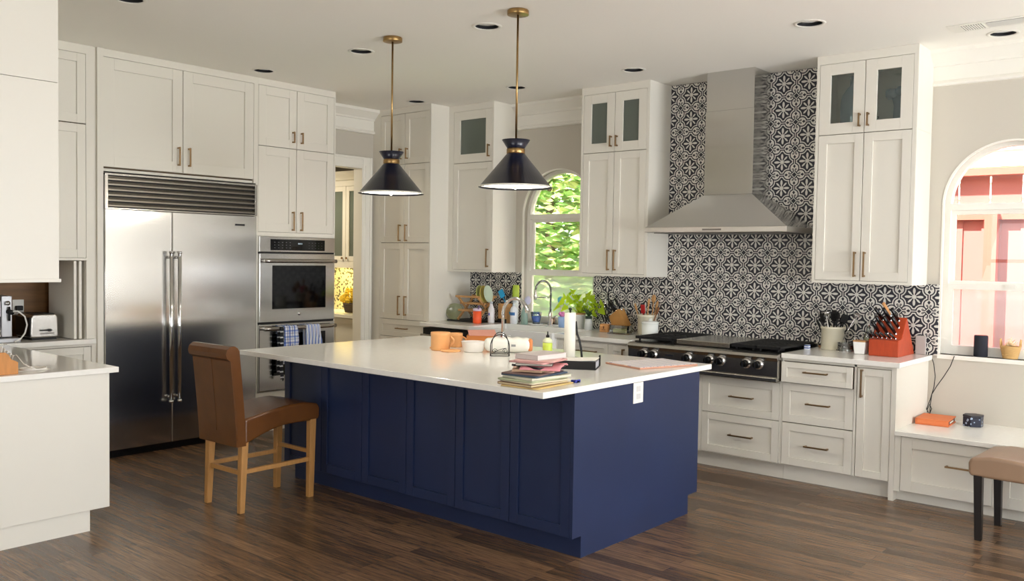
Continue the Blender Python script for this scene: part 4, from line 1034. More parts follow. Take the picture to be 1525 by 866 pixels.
# napkin holder
t = thing('napkin_holder', 'black wire napkin holder with scrolled arches on the island', 'napkin holder', (-3.9, 4.45, ZI))
def arch(cx, cy, w, h):
    ux, uy = .76, .65; pts = []
    pts.append((cx-ux*w/2, cy-uy*w/2, ZI+.003))
    for k in range(15):
        a = PI-PI*k/14; pts.append((cx+ux*w/2*math.cos(a), cy+uy*w/2*math.cos(a), ZI+h*.45+h*.55*math.sin(a)))
    pts.append((cx+ux*w/2, cy+uy*w/2, ZI+.003)); return pts
cx, cy = -3.885, 4.44
w1 = MB().tube(arch(cx, cy, .125, .145), .0032, 8)
obj('front_arch', w1, BLKM, t); obj('rear_arch', MB().tube(arch(cx-.13*.65, cy+.13*.76, .11, .15), .0026, 8), BLKM, t)
def spiral(c0, s, turns, r0, up=1):
    pts = []
    for k in range(26):
        a = k/25*turns*2*PI; r = r0*(1-k/30); pts.append((cx+.76*(c0+s*r*math.cos(a)), cy+.65*(c0+s*r*math.cos(a)), ZI+.035+up*r*math.sin(a)))
    return pts
obj('scroll', MB().tube(spiral(-.035, 1, 1.3, .018), .002, 6), BLKM, t); obj('scroll', MB().tube(spiral(.035, -1, 1.3, .018), .002, 6), BLKM, t)
obj('scroll', MB().tube([(cx+.76*q, cy+.65*q, ZI+.02+.035*math.sin((q+.05)*16)) for q in [-.045+.09*k/12 for k in range(13)]], .002, 6), BLKM, t)
obj('base_wire', MB().tube([(cx-.045, cy-.04, ZI+.003), (cx+.045, cy+.04, ZI+.003), (cx-.04, cy+.135, ZI+.003), (cx-.13, cy+.06, ZI+.003)], .0028, 6, closed=True), BLKM, t)
# soap bottle
t = thing('dish_soap_bottle', 'lime green squeeze bottle with black tip behind the paper stack', 'bottle', (-3.87, 4.93, ZI))
obj('bottle', MB().lathe([(.001, 0), (.03, 0), (.034, .006), (.034, .062)], -3.87, 4.93, ZI, 28), mat('lime plastic', (206, 226, 90), .3), t)
obj('shoulder', MB().lathe([(.034, .062), (.033, .08), (.018, .095), (.013, .098)], -3.87, 4.93, ZI, 28), mat('pale label plastic', (226, 230, 196), .35), t)
obj('cap', MB().lathe([(.012, .097), (.012, .112), (.005, .118), (.004, .14), (.001, .142)], -3.87, 4.93, ZI, 18), BLKM, t)
# paper towel
t = thing('paper_towel_holder', 'tall paper towel roll on a holder with a black side arm', 'paper towel', (-3.46, 4.62, ZI))
x, y = -3.46, 4.64
obj('base', MB().lathe([(.001, 0), (.078, 0), (.078, .008), (.07, .012), (.001, .012)], x, y, ZI, 36), CHROME, t)
obj('roll', MB().lathe([(.012, .013), (.036, .013), (.037, .30), (.036, .305), (.012, .305)], x, y, ZI, 36), mat('paper towel', (240, 236, 222), .9, bump=.3, bscale=90), t)
obj('post', MB().cyl((x, y, ZI+.01), (x, y, ZI+.325), .006, 12).ball((x, y, ZI+.328), .011, 12), BLKM, t)
obj('tension_arm', MB().tube([(x+.07, y+.04, ZI+.01), (x+.066, y+.038, ZI+.06), (x+.055, y+.034, ZI+.12), (x+.038, y+.026, ZI+.17), (x+.03, y+.02, ZI+.25)], .006, 10, flat=1.6), BLKM, t)
# binder
t = thing('document_binder', 'black binder with white papers on top beside the paper stack', 'binder', (-3.12, 4.36, ZI))
B_ = Matrix.Translation((-3.19, 4.36, ZI)) @ Matrix.Rotation(math.radians(28), 4, 'Z') @ Matrix.Diagonal((.78, .95, 1, 1))
def bm_(*a): q = MB(); q.M = B_; q.box(*a); return q
obj('cover', bm_(-.16, .16, -.125, .125, 0, .003).box(-.16, .16, -.125, -.121, .003, .05), BLKM, t)
obj('page_block', bm_(-.15, .15, -.118, .11, .003, .038), mat('page edges', (176, 178, 184), .8, var=.06, vscale=60, bstretch=(1, 1, 20)), t)
q = MB(); q.M = B_; q.add([(-.155, -.12, .040), (.155, -.12, .056), (.155, .12, .050), (-.155, .12, .040), (-.155, -.12, .042), (.155, -.12, .058), (.155, .12, .052), (-.155, .12, .042)], [(0,1,2,3), (7,6,5,4), (0,4,5,1), (1,5,6,2), (2,6,7,3), (3,7,4,0)])
obj('loose_papers', q, PAPER, t)
obj('spine', bm_(.150, .162, .10, .125, .003, .066), BLK, t)
tag(obj('blue_clip', MB().box(-2.83, -2.79, 3.81, 3.835, ZI, ZI+.012).box(-2.80, -2.79, 3.80, 3.845, ZI, ZI+.015), mat('blue plastic', (40, 50, 150), .4), bev=.002), 'small dark blue clip lying near the island corner', 'clip')
PM = stripes('blue striped board', 'Y', .052, [(0, (236, 232, 226)), (.45, (92, 104, 168)), (.62, (236, 232, 226)), (.8, (196, 176, 170))])
t = thing('serving_board', 'wooden board with diagonal blue and white stripes by the island corner', 'board', (-2.93, 4.80, ZI))
q = MB(); q.M = Matrix.Translation((-2.945, 4.805, ZI)) @ Matrix.Rotation(math.radians(-17), 4, 'Z'); q.box(-.165, .165, -.235, .235, 0, .011); obj('wood_base', q, mat('reddish wood', (190, 140, 116), .5), t, bev=.003)
q = MB(); q.M = Matrix.Translation((-2.945, 4.805, ZI)) @ Matrix.Rotation(math.radians(-17), 4, 'Z'); q.box(-.160, .160, -.230, .230, .0112, .013); obj('striped_top', q, PM, t)
# stack of papers and books
zt_ = [ZI]
def sheet(kind, lab, cat, rgb, w, d, h, dx, dy, rot, edge=None, bend=0):
    M_ = Matrix.Translation((-2.915+dx, 3.61+dy, zt_[0]+.0004)) @ Matrix.Rotation(math.radians(rot), 4, 'Z')
    c = mat('cover '+lab[:18], rgb, .6, var=.03)
    if h > .012:
        t = thing(kind, lab, cat, (-2.915+dx, 3.61+dy, zt_[0]+.0004), 'papers and books stacked at the island corner')
        q = MB(); q.M = M_; q.box(-w/2, w/2, -d/2, d/2, 0, .0025).box(-w/2, w/2, -d/2, d/2, h-.0025, h).box(-w/2, -w/2+.003, -d/2, d/2, .0025, h-.0025); obj('cover', q, c, t, bev=.001)
        q = MB(); q.M = M_; q.box(-w/2+.003, w/2-.004, -d/2+.004, d/2-.004, .0026, h-.0026); obj('pages', q, mat('pages '+lab[:16], edge or (226, 220, 206), .8), t)
    else:
        def fn(u, v):
            p = M_ @ Vector(((u-.5)*w, (v-.5)*d, h*.5 + bend*max(0, (abs(v-.5)-.35))*.6)); return p
        o = obj(kind, MB().grid(fn, 12, 12), c, solid=h, loc=(-2.915+dx, 3.61+dy, zt_[0])); tag(o, lab, cat, 'papers and books stacked at the island corner')
    zt_[0] += h+.0008
sheet('folder', 'manila yellow folder at the very bottom of the paper stack', 'folder', (206, 178, 116), .23, .33, .006, .02, .0, 4)
sheet('notebook', 'brown edged notebook second from the bottom of the paper stack', 'notebook', (128, 98, 76), .225, .31, .013, .0, -.01, 0, (206, 190, 150))
sheet('magazine', 'beige magazine resting on the brown edged notebook', 'magazine', (214, 204, 176), .22, .30, .007, .005, .0, -3)
sheet('folder', 'pale green folder low in the paper stack', 'folder', (178, 184, 150), .225, .31, .009, -.01, .0, 3)
sheet('notebook', 'cream paged notebook above the pale green folder', 'notebook', (196, 194, 170), .215, .30, .014, .01, .01, -5, (222, 216, 196))
sheet('folder', 'dark blue-grey folder in the middle of the paper stack', 'folder', (66, 80, 98), .22, .29, .008, .0, .0, 5)
sheet('folder', 'dusty brown folder just above the dark blue-grey one', 'folder', (122, 98, 92), .22, .28, .006, -.012, .0, 12)
sheet('paper_sheet', 'peach sheet of paper sticking out of the stack to the left', 'paper', (232, 188, 166), .22, .26, .002, -.05, .05, 38)
sheet('notebook', 'tan cardboard notebook under the black pouch', 'notebook', (176, 146, 120), .16, .22, .015, -.015, .01, 20, (200, 170, 140))
sheet('pouch', 'flat black pouch inside the paper stack', 'pouch', (28, 24, 26), .2, .20, .011, .01, .02, -8, bend=.05)
sheet('folder', 'bright pink folder drooping at the right of the stack', 'folder', (226, 150, 156), .21, .27, .004, .03, .04, 28, bend=-.15)
sheet('notebook', 'grey bound notebook poking out left high in the stack', 'notebook', (110, 108, 100), .19, .24, .013, -.02, .03, 35, (190, 186, 172))
sheet('folder', 'dusty pink folder below the second pink one', 'folder', (208, 158, 152), .2, .27, .008, .0, .03, 10)
sheet('folder', 'light rose folder directly under the white book', 'folder', (222, 178, 168), .21, .28, .006, -.005, .05, 24)
sheet('notebook', 'thick white-grey book on top of the paper stack', 'book', (206, 194, 190), .16, .235, .026, .0, .05, -2, (214, 206, 200))

# ------------------------------------------------------------------ things around the sink
ZCT = .9205
t = thing('dish_rack', 'bamboo dish rack on a black tray beside the tall cupboard', 'dish rack', (-6.15, 6.58, ZCT))
obj('drip_tray', MB().box(-6.345, -5.91, 6.43, 6.74, ZCT, ZCT+.014), BLKM, t, bev=.004)
for x in (-6.22, -5.95):
    a = MB()
    for (p0, p1) in (((6.46, .94), (6.70, 1.17)), ((6.70, .94), (6.46, 1.17))):
        v = Vector((0, p1[0]-p0[0], p1[1]-p0[1])).normalized(); n_ = Vector((0, -v.z, v.y))*.009
        a.add([(x-.008, p0[0]-n_.y, p0[1]-n_.z), (x-.008, p0[0]+n_.y, p0[1]+n_.z), (x-.008, p1[0]+n_.y, p1[1]+n_.z), (x-.008, p1[0]-n_.y, p1[1]-n_.z),
               (x+.008, p0[0]-n_.y, p0[1]-n_.z), (x+.008, p0[0]+n_.y, p0[1]+n_.z), (x+.008, p1[0]+n_.y, p1[1]+n_.z), (x+.008, p1[0]-n_.y, p1[1]-n_.z)],
              [(3,2,1,0), (4,5,6,7), (0,1,5,4), (1,2,6,5), (2,3,7,6), (3,0,4,7)])
    obj('cross_leg', a, BIRCH, t)
for (y, z) in ((6.46, 1.17), (6.70, 1.17), (6.50, 1.03), (6.66, 1.03), (6.53, 1.10), (6.63, 1.10)):
    obj('rail', MB().box(-6.25, -5.92, y-.008, y+.008, z-.008, z+.012), BIRCH, t, bev=.002)
for k in range(9):
    x = -6.20+k*.03; obj('rod', MB().cyl((x, 6.52, 1.10), (x, 6.64, 1.10), .004, 8), BIRCH, t)
def plate(x, y, z, r, tilt, rgb, lab, yaw_=12):
    m = MB(); m.M = Matrix.Translation((x, y, z)) @ Matrix.Rotation(math.radians(yaw_), 4, 'Z') @ Matrix.Rotation(math.radians(90-tilt), 4, 'Y')
    m.lathe([(.001, 0), (r*.6, 0), (r*.98, .014), (r, .017), (r*.96, .018), (r*.6, .005), (.001, .004)], 0, 0, 0, 40)
    tag(obj('plate', m, mat('glaze '+lab[:12], rgb, .25, coat=.3)), lab, 'plate', 'plates in the dish rack')
plate(-6.06, 6.60, 1.195, .088, 10, (196, 204, 120), 'olive green plate, furthest left in the dish rack')
plate(-6.01, 6.60, 1.195, .088, 10, (226, 206, 110), 'yellow plate in the middle of the dish rack')
plate(-5.955, 6.60, 1.20, .088, 10, (218, 232, 206), 'pale mint plate, nearest right in the dish rack')
m = MB(); m.M = Matrix.Translation((-6.30, 6.50, ZCT+.092)) @ Matrix.Rotation(math.radians(35), 4, 'Z') @ Matrix.Rotation(math.radians(68), 4, 'X')
m.lathe([(.001, -.03), (.05, -.025), (.082, -.008), (.088, .004), (.084, .004), (.078, -.006), (.001, -.026)], 0, 0, 0, 36)
tag(obj('glass_bowl', m, mat('olive glass', (190, 196, 160), .1, trans=.6)), 'tilted olive glass bowl leaning at the left of the dish rack', 'bowl')
t = thing('orange_tumbler', 'bright orange tumbler with a purple lid in front of the dish rack', 'cup', (-5.90, 6.40, ZCT))
obj('cup', MB().lathe([(.001, 0), (.036, 0), (.042, .01), (.042, .125), (.001, .126)], -5.90, 6.40, ZCT, 30), mat('orange plastic', (246, 96, 50), .3), t)
obj('lid', MB().lathe([(.043, .122), (.043, .138), (.034, .15), (.001, .152)], -5.90, 6.40, ZCT, 30), mat('lilac lid', (214, 196, 220), .3), t)
obj('handle', MB().tube([(-5.875+.02*math.sin(PI*k/8), 6.40-.02, ZCT+.13+.05*math.sin(PI*k/8)) for k in range(9)], .006, 8), mat('purple rubber', (120, 84, 140), .5), t)
t = thing('water_bottle', 'clear bottle with a blue mark right of the orange tumbler', 'bottle', (-5.86, 6.56, ZCT))
obj('bottle', MB().lathe([(.001, 0), (.032, 0), (.034, .01), (.034, .13), (.02, .16), (.015, .19)], -5.86, 6.56, ZCT, 24), mat('frosted plastic', (222, 222, 226), .25, coat=.3), t)
obj('blue_mark', MB().box(-5.865, -5.85, 6.524, 6.5262, ZCT+.075, ZCT+.10), mat('blue print', (50, 80, 190), .4), t)
obj('cap', MB().lathe([(.016, .19), (.016, .21), (.001, .212)], -5.86, 6.56, ZCT, 18), mat('grey cap', (180, 190, 200), .4), t)
t = thing('utensil_caddy', 'wooden utensil caddy between the dish rack and soap bottles', 'caddy', (-5.80, 6.70, ZCT))
m = MB()
x, y = -5.80, 6.70; m.box(x-.055, x-.047, y-.045, y+.045, 0+ZCT, ZCT+.19).box(x+.047, x+.055, y-.045, y+.045, ZCT, ZCT+.19).box(x-.047, x+.047, y-.045, y-.037, ZCT, ZCT+.19).box(x-.047, x+.047, y+.037, y+.045, ZCT, ZCT+.19).box(x-.047, x+.047, y-.037, y+.037, ZCT, ZCT+.006)
obj('holder', m, BIRCH, t, bev=.002); obj('foot', MB().box(x-.058, x+.058, y-.048, y-.0455, ZCT, ZCT+.04), BLKM, t)
m = MB(); m.M = Matrix.Translation((-5.815, 6.70, 1.145)) @ Matrix.Rotation(math.radians(-30), 4, 'Y'); m.cyl((0, 0, -.19), (0, 0, .03), .006, 8).box(-.03, .03, -.006, .006, .03, .11)
tag(obj('blue_spatula', m, mat('sky blue silicone', (40, 160, 214), .4), bev=.004), 'sky blue spatula leaning in the wooden caddy', 'spatula')
m = MB(); m.M = Matrix.Translation((-5.785, 6.71, 1.13)) @ Matrix.Rotation(math.radians(24), 4, 'Y'); m.cyl((0, 0, -.19), (0, 0, .16), .007, 8).ball((0, 0, .165), .012, 10)
tag(obj('black_ladle', m, BLKM), 'black handled utensil standing in the wooden caddy', 'utensil')
def bottle(nm, x, y, z, prof, mm, lab, cat='bottle', extra=None):
    t = thing(nm, lab, cat, (x, y, z)); obj('bottle', MB().lathe(prof, x, y, z, 28, sy=.8), mm, t)
    if extra: extra(t, x, y, z)
    return t
def pump(t, x, y, z):
    obj('pump', MB().lathe([(.013, .175), (.013, .19), (.005, .194), (.005, .215)], x, y, z, 16).box(x-.006, x+.035, y-.006, y+.006, z+.212, z+.222), mat('pump plastic '+str(round(x, 2)), (200, 212, 222), .35), t)
    obj('label', MB().grid(lambda u, v: (x+.0385*math.cos(-PI*.75+u*PI*.55), y+.8*.0385*math.sin(-PI*.75+u*PI*.55), z+.085+.03*v), 10, 1), mat('navy label', (60, 110, 170), .4), t)
bottle('soap_bottle', -5.63, 6.63, ZCT, [(.001, 0), (.034, 0), (.038, .008), (.038, .14), (.025, .165), (.013, .175)], mat('white bottle plastic', (232, 236, 244), .3, coat=.2), 'white soap bottle with a blue label and pump by the sink', extra=pump)
bottle('soap_bottle', -5.52, 6.66, ZCT, [(.001, 0), (.036, 0), (.04, .008), (.036, .1), (.02, .15), (.013, .175)], mat('grey green plastic', (140, 166, 156), .3), 'grey-green soap bottle right of the white pump bottle')
t = bottle('tall_green_bottle', -5.70, 6.74, ZCT, [(.001, 0), (.030, 0), (.032, .006), (.032, .25)], mat('clear white plastic', (226, 232, 228), .3), 'tall white bottle with a lime green top beside the window edge')
obj('green_top', MB().lathe([(.033, .25), (.035, .255), (.035, .37), (.03, .376), (.001, .376)], -5.70, 6.74, ZCT, 26), mat('lime green cap', (176, 200, 70), .4), t)
t = thing('dish_brush', 'white and lilac dish brush standing behind the sink', 'brush', (-5.58, 6.765, ZCT))
obj('handle', MB().cyl((-5.60, 6.765, ZCT+.02), (-5.57, 6.765, ZCT+.2), .006, 10).lathe([(.001, 0), (.03, 0), (.033, .05), (.03, .05), (.028, .004), (.001, .004)], -5.60, 6.765, ZCT, 24), TRIM, t)
obj('bristles', MB().ball((-5.565, 6.765, ZCT+.23), .035, 14, sz=1.2), mat('lilac bristle', (206, 206, 232), .8, bump=.6, bscale=150), t)
t = thing('blue_jug', 'clear jug of vivid blue liquid on a white saucer by the window', 'jug', (-5.42, 6.72, ZCT))
obj('saucer', MB().lathe([(.001, 0), (.055, 0), (.075, .012), (.07, .012), (.05, .005), (.001, .005)], -5.42, 6.72, ZCT, 30), PORC, t)
obj('jug', MB().lathe([(.036, .006), (.05, .09), (.055, .125), (.052, .125), (.04, .09), (.033, .012), (.001, .012)], -5.42, 6.72, ZCT, 30), CLEAR, t)
obj('liquid', MB().lathe([(.001, .013), (.032, .013), (.044, .085), (.001, .086)], -5.42, 6.72, ZCT, 30), mat('blue liquid', (20, 120, 235), .2), t)
t = thing('sponge_wand', 'cyan dish wand standing right of the spring faucet', 'brush', (-5.16, 6.77, ZCT))
obj('handle', MB().cyl((-5.16, 6.775, ZCT), (-5.17, 6.775, ZCT+.22), .006, 10), TRIM, t); obj('head', MB().ball((-5.17, 6.775, ZCT+.25), .034, 14, sy=.6), mat('cyan sponge', (120, 206, 232), .7), t)
t = thing('lilac_tumbler', 'light blue tumbler with a pink topping beside the faucet', 'cup', (-5.075, 6.68, ZCT))
obj('cup', MB().lathe([(.001, 0), (.033, 0), (.04, .10), (.037, .10), (.031, .006), (.001, .006)], -5.075, 6.68, ZCT, 28), mat('pale blue plastic', (160, 190, 236), .3), t)
m = MB()
for k in range(7): m.ball((-5.075+.022*math.cos(k*.9), 6.68+.022*math.sin(k*.9), ZCT+.115+.008*(k % 3)), .016, 10)
obj('scrunched_sponge', m, mat('pink sponge', (232, 140, 200), .8), t)
def succulent(x, y, z, lab, rgb, n=9):
    t = thing('succulent_pot', lab, 'plant', (x, y, z)); obj('pot', MB().lathe([(.001, 0), (.02, 0), (.026, .04), (.022, .04), (.001, .034)], x, y, z, 20), mat('tan pot '+lab[:5], (196, 160, 130), .6), t)
    m = MB()
    for k in range(n):
        a = 2*PI*k/n; m.tube([(x, y, z+.03), (x+.02*math.cos(a), y+.016*math.sin(a), z+.06), (x+.035*math.cos(a), y+.024*math.sin(a), z+.075)], [.006, .006, .001], 6)
    obj('leaf_rosette', m, mat('succulent '+lab[:5], rgb, .6), t)
succulent(-5.33, 6.86, SILL+.002, 'brown succulent in a tan pot on the sink window sill, left one', (150, 110, 80))
succulent(-5.10, 6.86, SILL+.002, 'reddish succulent on the sink window sill, right one', (190, 130, 90), 7)
# big leafy plant
t = thing('potted_plant', 'leafy lime green plant in a white pot at the right of the sink window', 'plant', (-4.90, 6.70, ZCT))
x, y = -4.90, 6.70
obj('pot', MB().lathe([(.001, 0), (.052, 0), (.062, .12), (.066, .122), (.066, .13), (.056, .13), (.05, .11), (.001, .11)], x, y, ZCT, 34), PORC, t)
obj('wooden_rim', MB().lathe([(.05, .131), (.072, .133), (.074, .142), (.05, .145), (.001, .144)], x, y, ZCT, 34), BIRCH, t)
LG = leafmat('lime leaf', (196, 224, 60))
rng = random.Random(4)
for k in range(46):
    a = rng.uniform(0, 2*PI); el = rng.uniform(.1, 1.2); L = rng.uniform(.10, .25)
    d = Vector((math.cos(a)*math.cos(el), math.sin(a)*math.cos(el)*.38, math.sin(el)))
    s = Vector((x, y, ZCT+.14)); e = s+d*L; e.y = min(e.y, 6.80)
    w = rng.uniform(.03, .046); side = Vector((-math.sin(a), 0, math.cos(a)*.3)).normalized()
    tip = e + Vector((d.x*.09+rng.uniform(-.02,.02), d.y*.05, -.045)); midp = e + Vector((d.x*.03, 0, .008))
    q = MB(); q.tube([s, (s+e)/2+Vector((0, 0, .01)), e], .0018, 5)
    q.add([e, midp+side*w, tip, midp-side*w, midp+Vector((0, 0, -.006))], [(0, 1, 4), (1, 2, 4), (2, 3, 4), (3, 0, 4)], 0, True)
    obj('leaf', q, LG, t)
t = thing('glass_jar', 'small glass jar holding a dark spiky succulent beside the white pot', 'jar', (-4.75, 6.65, ZCT))
obj('jar', MB().lathe([(.001, 0), (.034, 0), (.038, .01), (.036, .07), (.028, .085), (.03, .10)], -4.75, 6.65, ZCT, 28), mat('frosted jar', (220, 226, 226), .2, coat=.3), t)
obj('lid_band', MB().lathe([(.032, .10), (.032, .125), (.001, .126)], -4.75, 6.65, ZCT, 28), mat('dark green band', (44, 62, 50), .5), t)
m = MB()
for k in range(14):
    a = k*2.4; r = .05+.02*(k % 3); m.tube([(-4.75, 6.65, ZCT+.12), (-4.75+r*.5*math.cos(a), 6.65+r*.4*math.sin(a), ZCT+.17), (-4.75+r*math.cos(a), 6.65+r*.7*math.sin(a), ZCT+.18+.012*(k % 4))], [.007, .006, .001], 6)
obj('spiky_leaves', m, mat('dark succulent', (60, 88, 50), .5), t)
# knife set left
t = thing('knife_block', 'light wood two-part knife block at the left of the utensil crock', 'knife block', (-4.47, 6.60, ZCT))
obj('front_block', MB().box(-4.555, -4.465, 6.545, 6.625, ZCT, ZCT+.072), BEECH, t, bev=.005)
m = MB(); m.prism([(-4.455, 0+ZCT), (-4.32, ZCT+.0), (-4.315, ZCT+.055), (-4.40, ZCT+.21), (-4.50, ZCT+.135), (-4.46, ZCT+.06)], 'y', 6.60, 6.70); obj('tilted_block', m, mat('amber block wood', (176, 128, 68), .5, var=.1, vscale=10), t, bev=.004)
obj('maker_mark', MB().lathe([(.009, 0), (.009, .0008)], 0, 0, 0, 16) if False else MB().box(-4.516, -4.504, 6.5435, 6.545, ZCT+.03, ZCT+.052).box(-4.53, -4.49, 6.5435, 6.545, ZCT+.018, ZCT+.022), mat('burnt print', (110, 70, 40), .6), t)
def knife(x, y, z, dx, dy, dz, L, lab, grp, hm=None, r=.009, nm='kitchen_knife', cat='knife'):
    t = thing(nm, lab, cat, (x, y, z), grp); d = Vector((dx, dy, dz)).normalized(); p = Vector((x, y, z))
    obj('handle', MB().tube([p+d*.012, p+d*(L*.5), p+d*L], [r*.8, r, r*.9], 8, flat=1.35), hm or BLK, t)
    obj('bolster', MB().tube([p-d*.02, p+d*.012], r*.75, 8, flat=1.3), CHROME, t)
LK = ['lowest', 'second', 'third', 'topmost']
for k in range(4):
    knife(-4.485+.03*k, 6.62+.02*(k % 2), ZCT+.155+.018*k, -.55, -.10, .80, .11, LK[k]+' of the four black handled knives in the tilted light wood block', 'knives in the light wood block')
for k in range(3):
    knife(-4.53+.028*k, 6.585, ZCT+.08, -.35, -.05, .9, .075, ['left', 'middle', 'right'][k]+' small black handled knife in the low front wooden block', 'steak knives in the front block', r=.007)
t = thing('kitchen_scissors', 'black and steel tongs standing left of the light wood knife block', 'tongs', (-4.61, 6.70, ZCT))
obj('arm', MB().tube([(-4.60, 6.70, ZCT+.035), (-4.615, 6.70, ZCT+.2), (-4.58, 6.70, ZCT+.35)], .006, 8), CHROME, t); obj('arm', MB().tube([(-4.60, 6.70, ZCT+.035), (-4.56, 6.70, ZCT+.2), (-4.575, 6.70, ZCT+.35)], .006, 8), BLKM, t)
obj('stand', MB().lathe([(.001, 0), (.04, 0), (.04, .018), (.03, .035), (.001, .036)], -4.60, 6.70, ZCT, 24), BLKM, t)
t = thing('butter_dish', 'covered glass dish with yellow butter behind the white canister', 'butter dish', (-4.30, 6.50, ZCT))
obj('tray', MB().box(-4.40, -4.19, 6.44, 6.55, ZCT, ZCT+.012), CLEAR, t, bev=.003); obj('butter', MB().box(-4.36, -4.23, 6.465, 6.525, ZCT+.013, ZCT+.045), mat('butter', (232, 216, 140), .5), t, bev=.004)
m = MB().box(-4.385, -4.205, 6.452, 6.454, ZCT+.013, ZCT+.075).box(-4.385, -4.205, 6.536, 6.538, ZCT+.013, ZCT+.075).box(-4.385, -4.383, 6.454, 6.536, ZCT+.013, ZCT+.075).box(-4.207, -4.205, 6.454, 6.536, ZCT+.013, ZCT+.075).box(-4.385, -4.205, 6.452, 6.538, ZCT+.075, ZCT+.077)
obj('glass_cover', m, CLEAR, t)
def crock(x, y, r, h, mm, lab, nm='utensil_crock'):
    o = obj(nm, MB().lathe([(.001, 0), (r*.93, 0), (r*.96, .006), (r*.97, h-.02), (r*1.03, h-.018), (r*1.04, h-.004), (r, h), (r*.92, h-.004), (r*.9, .012), (.001, .012)], x, y, ZCT, 40), mm)
    return tag(o, lab, 'crock')
crock(-4.16, 6.70, .085, .17, CREAMC, 'cream crock full of wooden spoons left of the range top')
def spoon(x, y, dx, dy, L, mm, lab, kind, grp=None, head=(.024, .036), z0=None):
    t = thing(nm_[0], lab, nm_[1], (x, y, z0 or ZCT+.014), grp); d = Vector((dx, dy, 1)).normalized(); p = Vector((x, y, z0 or ZCT+.014)); e = p+d*L
    obj('handle', MB().tube([p, e], .0055, 8), mm, t)
    q = MB(); rot = d.to_track_quat('Z', 'Y').to_matrix().to_4x4(); q.M = Matrix.Translation(e) @ rot @ Matrix.Rotation(math.radians(kind[1]), 4, 'Z')
    if kind[0] == 'oval': q.ball((0, 0, head[1]*.7), head[1], 14, sx=head[0]/head[1], sy=.28)
    elif kind[0] == 'bowl': q.lathe([(.001, -.012), (.02, -.008), (.031, .004), (.033, .012), (.03, .012), (.018, -.003), (.001, -.007)], 0, -.0, 0, 20)
    elif kind[0] == 'flat': q.box(-head[0], head[0], -.004, .004, -.005, head[1]*2)
    else:
        for k in range(4): q.tube([(-.018+.012*k, 0, 0), (-.022+.0147*k, 0, .03), (-.018+.012*k, 0, .075)], .003, 6)
    obj('head', q, mm if kind[2] is None else kind[2], t, bev=.003 if kind[0] == 'flat' else 0)
WOODS = BIRCH; RED = mat('red silicone', (190, 28, 34), .4); nm_ = ['wooden_spoon', 'spoon']
spoon(-4.20, 6.69, -.30, -.05, .20, WOODS, 'wooden spoon leaning furthest left in the cream crock', ('oval', 30, None))
spoon(-4.15, 6.67, .10, -.03, .24, WOODS, 'round wooden spoon in the middle of the cream crock', ('oval', 40, None))
spoon(-4.13, 6.70, .28, -.02, .22, WOODS, 'big wooden spoon leaning right in the cream crock', ('oval', 40, None), head=(.034, .042))
spoon(-4.12, 6.68, .42, -.05, .18, mat('dark spoon wood', (130, 84, 48), .5), 'dark wooden spoon furthest right in the cream crock', ('oval', 40, None), head=(.028, .04))
spoon(-4.14, 6.73, .05, .05, .27, WOODS, 'tall slotted wooden spoon at the back of the cream crock', ('oval', 40, None))
nm_[:] = ['red_spatula', 'spatula']
spoon(-4.175, 6.68, -.06, -.04, .17, RED, 'bright red spatula in the cream crock', ('flat', 40, None), head=(.026, .036))
spoon(-4.19, 6.72, -.12, .03, .18, BLKM, 'black spatula behind the red one in the cream crock', ('flat', 40, None), head=(.022, .03))
t = thing('lidded_canister', 'white ceramic canister with a knobbed lid next to the range top', 'canister', (-4.005, 6.50, ZCT))
obj('body', MB().lathe([(.001, 0), (.064, 0), (.07, .008), (.07, .108), (.001, .11)], -4.005, 6.50, ZCT, 40), WHITEC, t)
obj('lid', MB().lathe([(.074, .111), (.074, .12), (.06, .128), (.02, .131), (.012, .136), (.016, .15), (.001, .154)], -4.005, 6.50, ZCT, 40), WHITEC, t)

# ------------------------------------------------------------------ right counter
crock(-2.505, 6.64, .085, .172, CREAMC, 'cream crock of black utensils right of the range top')
nm_[:] = ['black_utensil', 'utensil']
UL = ['black spoon leaning furthest left', 'black spatula leaning left', 'black pronged server near the left', 'upright black spatula at the centre', 'black spoon right of the centre spatula', 'black spatula leaning right', 'black pronged server leaning left at the back', 'black spoon leaning right at the back', 'black spatula standing upright at the back']
for k, (dx, dy, L, kd) in enumerate([(-.38, -.05, .17, 'oval'), (-.22, -.08, .20, 'flat'), (-.08, -.05, .21, 'fork'), (.03, .0, .20, 'flat'), (.12, -.04, .22, 'oval'), (.26, .02, .20, 'flat'), (-.3, .06, .20, 'fork'), (.18, .08, .19, 'oval'), (-.02, .08, .22, 'flat')]):
    spoon(-2.505+dx*.1, 6.64+dy*.2, dx, dy, L, BLKM, UL[k]+' in the right cream crock', (kd, 20+k*15, None), 'black utensils in the right crock', head=(.024, .03))
nm_[:] = ['steel_ladle', 'ladle']
spoon(-2.50, 6.60, -.12, -.12, .26, CHROME, 'steel ladle standing upright in the right cream crock', ('bowl', 0, None))
spoon(-2.46, 6.64, .52, -.04, .28, CHROME, 'steel ladle leaning right out of the right cream crock', ('bowl', 0, None))
t = thing('glass_canister', 'round clear glass dish between the cream crock and the salt box', 'glass dish', (-2.375, 6.56, ZCT))
obj('dish', MB().lathe([(.001, .004), (.062, .004), (.066, .0), (.068, .012), (.06, .016), (.058, .06), (.062, .064), (.058, .064), (.055, .02), (.001, .018)], -2.375, 6.56, ZCT, 36), CLEAR, t)
obj('steel_stand', MB().lathe([(.07, 0), (.072, .004), (.07, .008), (.066, .004), (.07, 0)], -2.375, 6.56, ZCT, 36).cyl((-2.315, 6.57, ZCT), (-2.315, 6.57, ZCT+.15), .003, 8), CHROME, t)
t = thing('oil_cruet', 'slim glass oil cruet behind the white salt box', 'bottle', (-2.245, 6.64, ZCT))
